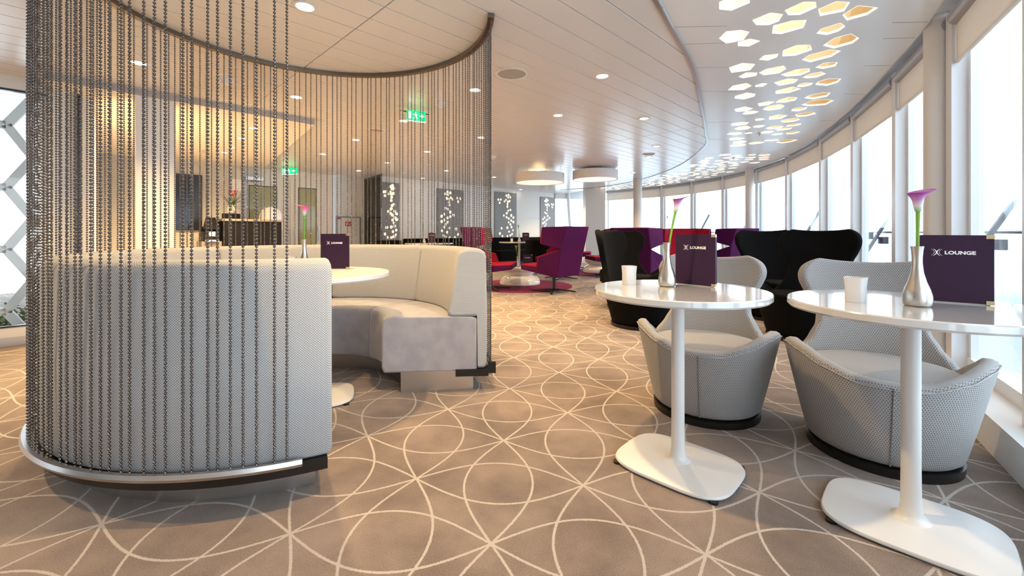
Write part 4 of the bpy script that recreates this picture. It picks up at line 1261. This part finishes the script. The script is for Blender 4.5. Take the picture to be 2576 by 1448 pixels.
# hourglass coffee tables and rugs
def hourglass(x, y, label):
    t = thing('coffee_table', label, 'coffee table', (x, y, 0))
    obj('base', MB().lathe([(0.0001,0.012),(0.36,0.012),(0.385,0.02),(0.39,0.05),(0.36,0.12),(0.31,0.165),(0.255,0.188),(0.235,0.20)], 48, cap=False), M['whitegloss'], t, smooth=60)
    obj('top', MB().lathe([(0.235,0.20),(0.26,0.215),(0.315,0.27),(0.34,0.33),(0.335,0.345),(0.31,0.35),(0.0001,0.35)], 48, cap=False), M['whitegloss'], t, smooth=45)
def rug(x, y, r, label):
    o = obj('round_rug', MB().lathe([(r,0.001),(r-0.004,0.010),(r-0.02,0.012),(0.0001,0.012)], 64, cap=False), M['rug'], None, smooth=40)
    o.location = (x, y, 0); tag(o, label, 'rug')
rug(0.150, 8.00, 0.97, 'round magenta rug under the nearer hourglass table')
hourglass(0.152, 8.17, 'white hourglass coffee table on the nearer magenta rug')
rug(2.15, 10.6, 0.95, 'round magenta rug far off behind the aisle armchair')
hourglass(2.15, 10.6, 'white hourglass coffee table on the far magenta rug')
# small things on the near coffee table
def bottle_calla(x, y, z, h, label, m):
    v = thing('bud_vase', label[0], 'vase', (x, y, z)); link('body', vase_me, v)
    t = thing('calla_lily', label[1], 'flower', (x, y, z))
    obj('stem', MB().tube([(0,0,0.03),(0,0,h*0.6),(-0.02,0,h-0.06)], 0.004, 6), M['stem'], t, smooth=True)
    obj('spathe', MB().lathe([(0.005,h-0.07),(0.012,h-0.05),(0.018,h-0.02),(0.034,h)], 14, (-0.022,0), cap=False), m, t, smooth=True)
bottle_calla(0.10, 8.02, 0.35, 0.40, ('pewter bud vase on the nearer hourglass table', 'pink calla lily on the nearer hourglass table'), M['callapink'])
menu((0.20, 8.05), (0.38, 8.03), 0.35, 'aubergine menu standing on the nearer hourglass table')
# far bar table with its things
tb = Vector((ray(1306)*11.0, 11.0))
table(tb.x, tb.y, 0.52, R(45), 'far round white table in front of the black bench')
bottle_calla(tb.x+0.0, tb.y-0.1, HT, 0.42, ('small pewter vase on the far white table', 'small pink calla lily on the far white table'), M['callapink'])
menu((tb.x+0.08, tb.y-0.1), (tb.x+0.25, tb.y-0.1), HT, 'aubergine menu on the far white table', detail=True)
votive(tb.x-0.19, tb.y-0.1, HT, 'tiny frosted votive glass on the far white table')
def bench(px0, px1, k, label, zt=0.84):
    a, b = on_line(px0, k), on_line(px1, k); L = (b-a).length
    t = thing('wall_bench', label, 'bench', (a.x, a.y, 0), R(45))
    mods(obj('seat', MB().box(0, L, -0.60, -0.12, 0.12, 0.46), M['blackfab'], t), bevel=0.02)
    mods(obj('back', MB().box(0, L, -0.12, -0.015, 0.12, zt), M['blackfab'], t), bevel=0.02)
    obj('plinth', MB().box(0.02, L-0.02, -0.52, -0.1, 0, 0.12), M['black'], t)
bench(1225, 1396, KF-0.1, 'long black bench along the far wall behind the white table')
bench(1012, 1165, KF-0.1, 'black bench along the far wall seen through the bead curtain')
t2 = Vector((ray(1080)*9.8, 9.8))
table(t2.x, t2.y, 0.55, R(45), 'round white table beyond the booth seen through the bead curtain')
menu((t2.x-0.02, t2.y), (t2.x+0.14, t2.y), HT, 'small aubergine menu on the table beyond the booth', detail=True)
bottle_calla(t2.x-0.12, t2.y, HT, 0.42, ('pewter vase on the table beyond the booth', 'salmon pink calla on the table beyond the booth'), M['callapink'])
def tub(x, y, face, label):
    rz = math.atan2(face[1], face[0]) + math.pi/2
    t = thing('tub_chair', label, 'chair', (x, y, 0), rz, 'black tub chairs')
    prof = [(0.24,0.30),(0.30,0.30),(0.33,0.80),(0.31,0.82),(0.28,0.80),(0.25,0.45)]
    obj('back', MB().sweep(prof, -10, 190, 28, inset=0.01), M['blackfab'], t, smooth=50)
    obj('seat', MB().lathe([(0.26,0.30),(0.27,0.36),(0.26,0.46),(0.22,0.47),(0.0001,0.47)], 32), M['blackfab'], t, smooth=50)
    for sx in (-1, 1):
        for sy in (-1, 1): obj('leg', MB().tube([(sx*0.17, sy*0.17, 0.31), (sx*0.22, sy*0.22, 0)], 0.013, 6), M['black'], t)
tub(ray(1352)*10.3, 10.3, unit(-0.5,0.7), 'black tub chair at the right of the far white table')
tub(ray(985)*9.5, 9.5, unit(0.8,-0.2), 'black tub chair in front of the leftmost light panel')

# ------------------------------------------------------------------ counter with plant
KCn = 12.55
a, b = on_line(562, KCn), on_line(708, KCn); L = (b-a).length
ztop = 1 + (HOR-551)/FPX*((a.y+b.y)/2)
cn = thing('service_counter', 'black service counter behind the bead curtain', 'counter', (a.x, a.y, 0), R(45))
nb = 6
for k in range(nb):
    obj('front_panel', MB().box(L*k/nb+0.004, L*(k+1)/nb-0.004, -0.02, 0, 0.10, ztop-0.045), M['blackpanel'], cn)
obj('body', MB().box(0.0, L, 0, 0.55, 0.0, ztop-0.04), M['blackpanel'], cn)
obj('worktop', MB().box(-0.02, L+0.02, -0.04, 0.58, ztop-0.04, ztop), M['taupecab'], cn)
def cp(px, dz=0.0, dd=0.25):
    p = on_line(px, KCn); return Vector((p.x - 0.7071*dd, p.y + 0.7071*dd, ztop + dz))
# coffee machine left of the counter
a2 = on_line(508, KCn+0.1); b2 = on_line(558, KCn+0.1); L2 = (b2-a2).length
cm = thing('coffee_machine', 'black coffee machine standing left of the service counter', 'machine', (a2.x, a2.y, 0), R(45))
obj('cabinet', MB().box(0, L2, 0, 0.5, 0, 0.84), M['taupecab'], cm)
obj('housing', MB().box(0.02, L2-0.03, 0.02, 0.42, 0.84, 1.02).box(0.02, L2-0.03, 0.25, 0.42, 1.02, 1.10).add([(0.02,0.0,1.10),(L2-0.03,0.0,1.10),(L2-0.02,0.42,1.27),(0.12,0.42,1.27),(0.02,0.0,1.05),(L2-0.03,0.0,1.05),(L2-0.02,0.42,1.10),(0.12,0.42,1.10)], [(0,1,2,3),(4,7,6,5),(0,4,5,1),(1,5,6,2),(2,6,7,3),(3,7,4,0)]), M['blackpanel'], cm)
obj('display', MB().box(L2*0.35, L2*0.68, 0.012, 0.02, 0.93, 1.01), M['plastic'], cm)
obj('drip_tray', MB().box(0.04, L2-0.05, -0.06, 0.02, 0.84, 0.87), M['steel'], cm)
# vase of spiky leaves and red flowers
pv = cp(590)
pot = thing('flower_vase', 'stone coloured vase on a black block on the service counter', 'vase', pv)
obj('body', MB().lathe([(0.045,0.10),(0.06,0.13),(0.062,0.20),(0.045,0.245),(0.05,0.26),(0.04,0.26)], 20), M['stone'], pot, smooth=50)
obj('stand', MB().box(-0.11,0.11,-0.09,0.09,0.0,0.10), M['blackpanel'], pot)
plt = thing('spiky_plant', 'spiky leaved arrangement with red flowers in the counter vase', 'plant', pv + Vector((0,0,0.22)))
rg = random.Random(21)
for k in range(46):
    a_ = rg.uniform(0, 2*math.pi); el = rg.uniform(0.15, 1.3); Ln = rg.uniform(0.28, 0.50)
    pts = []; 
    for i in range(7):
        s_ = i/6; rr = Ln*s_*math.cos(el); zz = Ln*s_*math.sin(el) - 0.16*(s_**2)*math.cos(el)
        pts.append(Vector((rr*math.cos(a_), rr*math.sin(a_), zz)))
    n_ = Vector((-math.sin(a_), math.cos(a_), 0))
    vs = []
    for i, p in enumerate(pts):
        wd = 0.007*(1-(i/6)**2)+0.0008; vs += [p - n_*wd, p + n_*wd]
    obj('leaf', MB().add(vs, [(2*i,2*i+1,2*i+3,2*i+2) for i in range(6)]), M['leaf'], plt)
for k in range(7):
    a_ = k*0.9; rr = rg.uniform(0.02, 0.12); zz = rg.uniform(0.22, 0.30)
    f = obj('flower_head', MB().lathe([(0.004,zz-0.04),(0.012,zz-0.02),(0.026,zz+0.005),(0.02,zz+0.015),(0.006,zz)], 10, (rr*math.cos(a_), rr*math.sin(a_)), cap=False), M['redflower'], plt)
    obj('flower_stem', MB().tube([(0,0,0),(rr*math.cos(a_), rr*math.sin(a_), zz-0.035)], 0.004, 5), M['stem'], f)
# white chair beyond the counter
wp = Vector((ray(682)*8.75, 8.75, 0))
t = thing('white_chair', 'white rounded chair back showing above the service counter', 'chair', wp, R(30))
def ov(u, v):
    th = (u*2-1)*1.25; k = v
    wv = 1.0 if k < 0.6 else math.sqrt(max(0.0, 1-((k-0.6)/0.4)**2))
    return (0.24*math.sin(th*wv), -0.20*math.cos(th*wv)+0.1, 0.75+0.78*k)
mods(obj('back', MB().grid(20, 14, ov), M['whitegloss'], t, smooth=True), solid=0.03, sub=1)
obj('seat', MB().lathe([(0.22,0.70),(0.25,0.74),(0.22,0.78),(0.0001,0.78)], 28), M['whitegloss'], t, smooth=50)
obj('stem', MB().lathe([(0.20,0.0),(0.19,0.02),(0.03,0.04),(0.025,0.70)], 24), M['steel'], t, smooth=40)
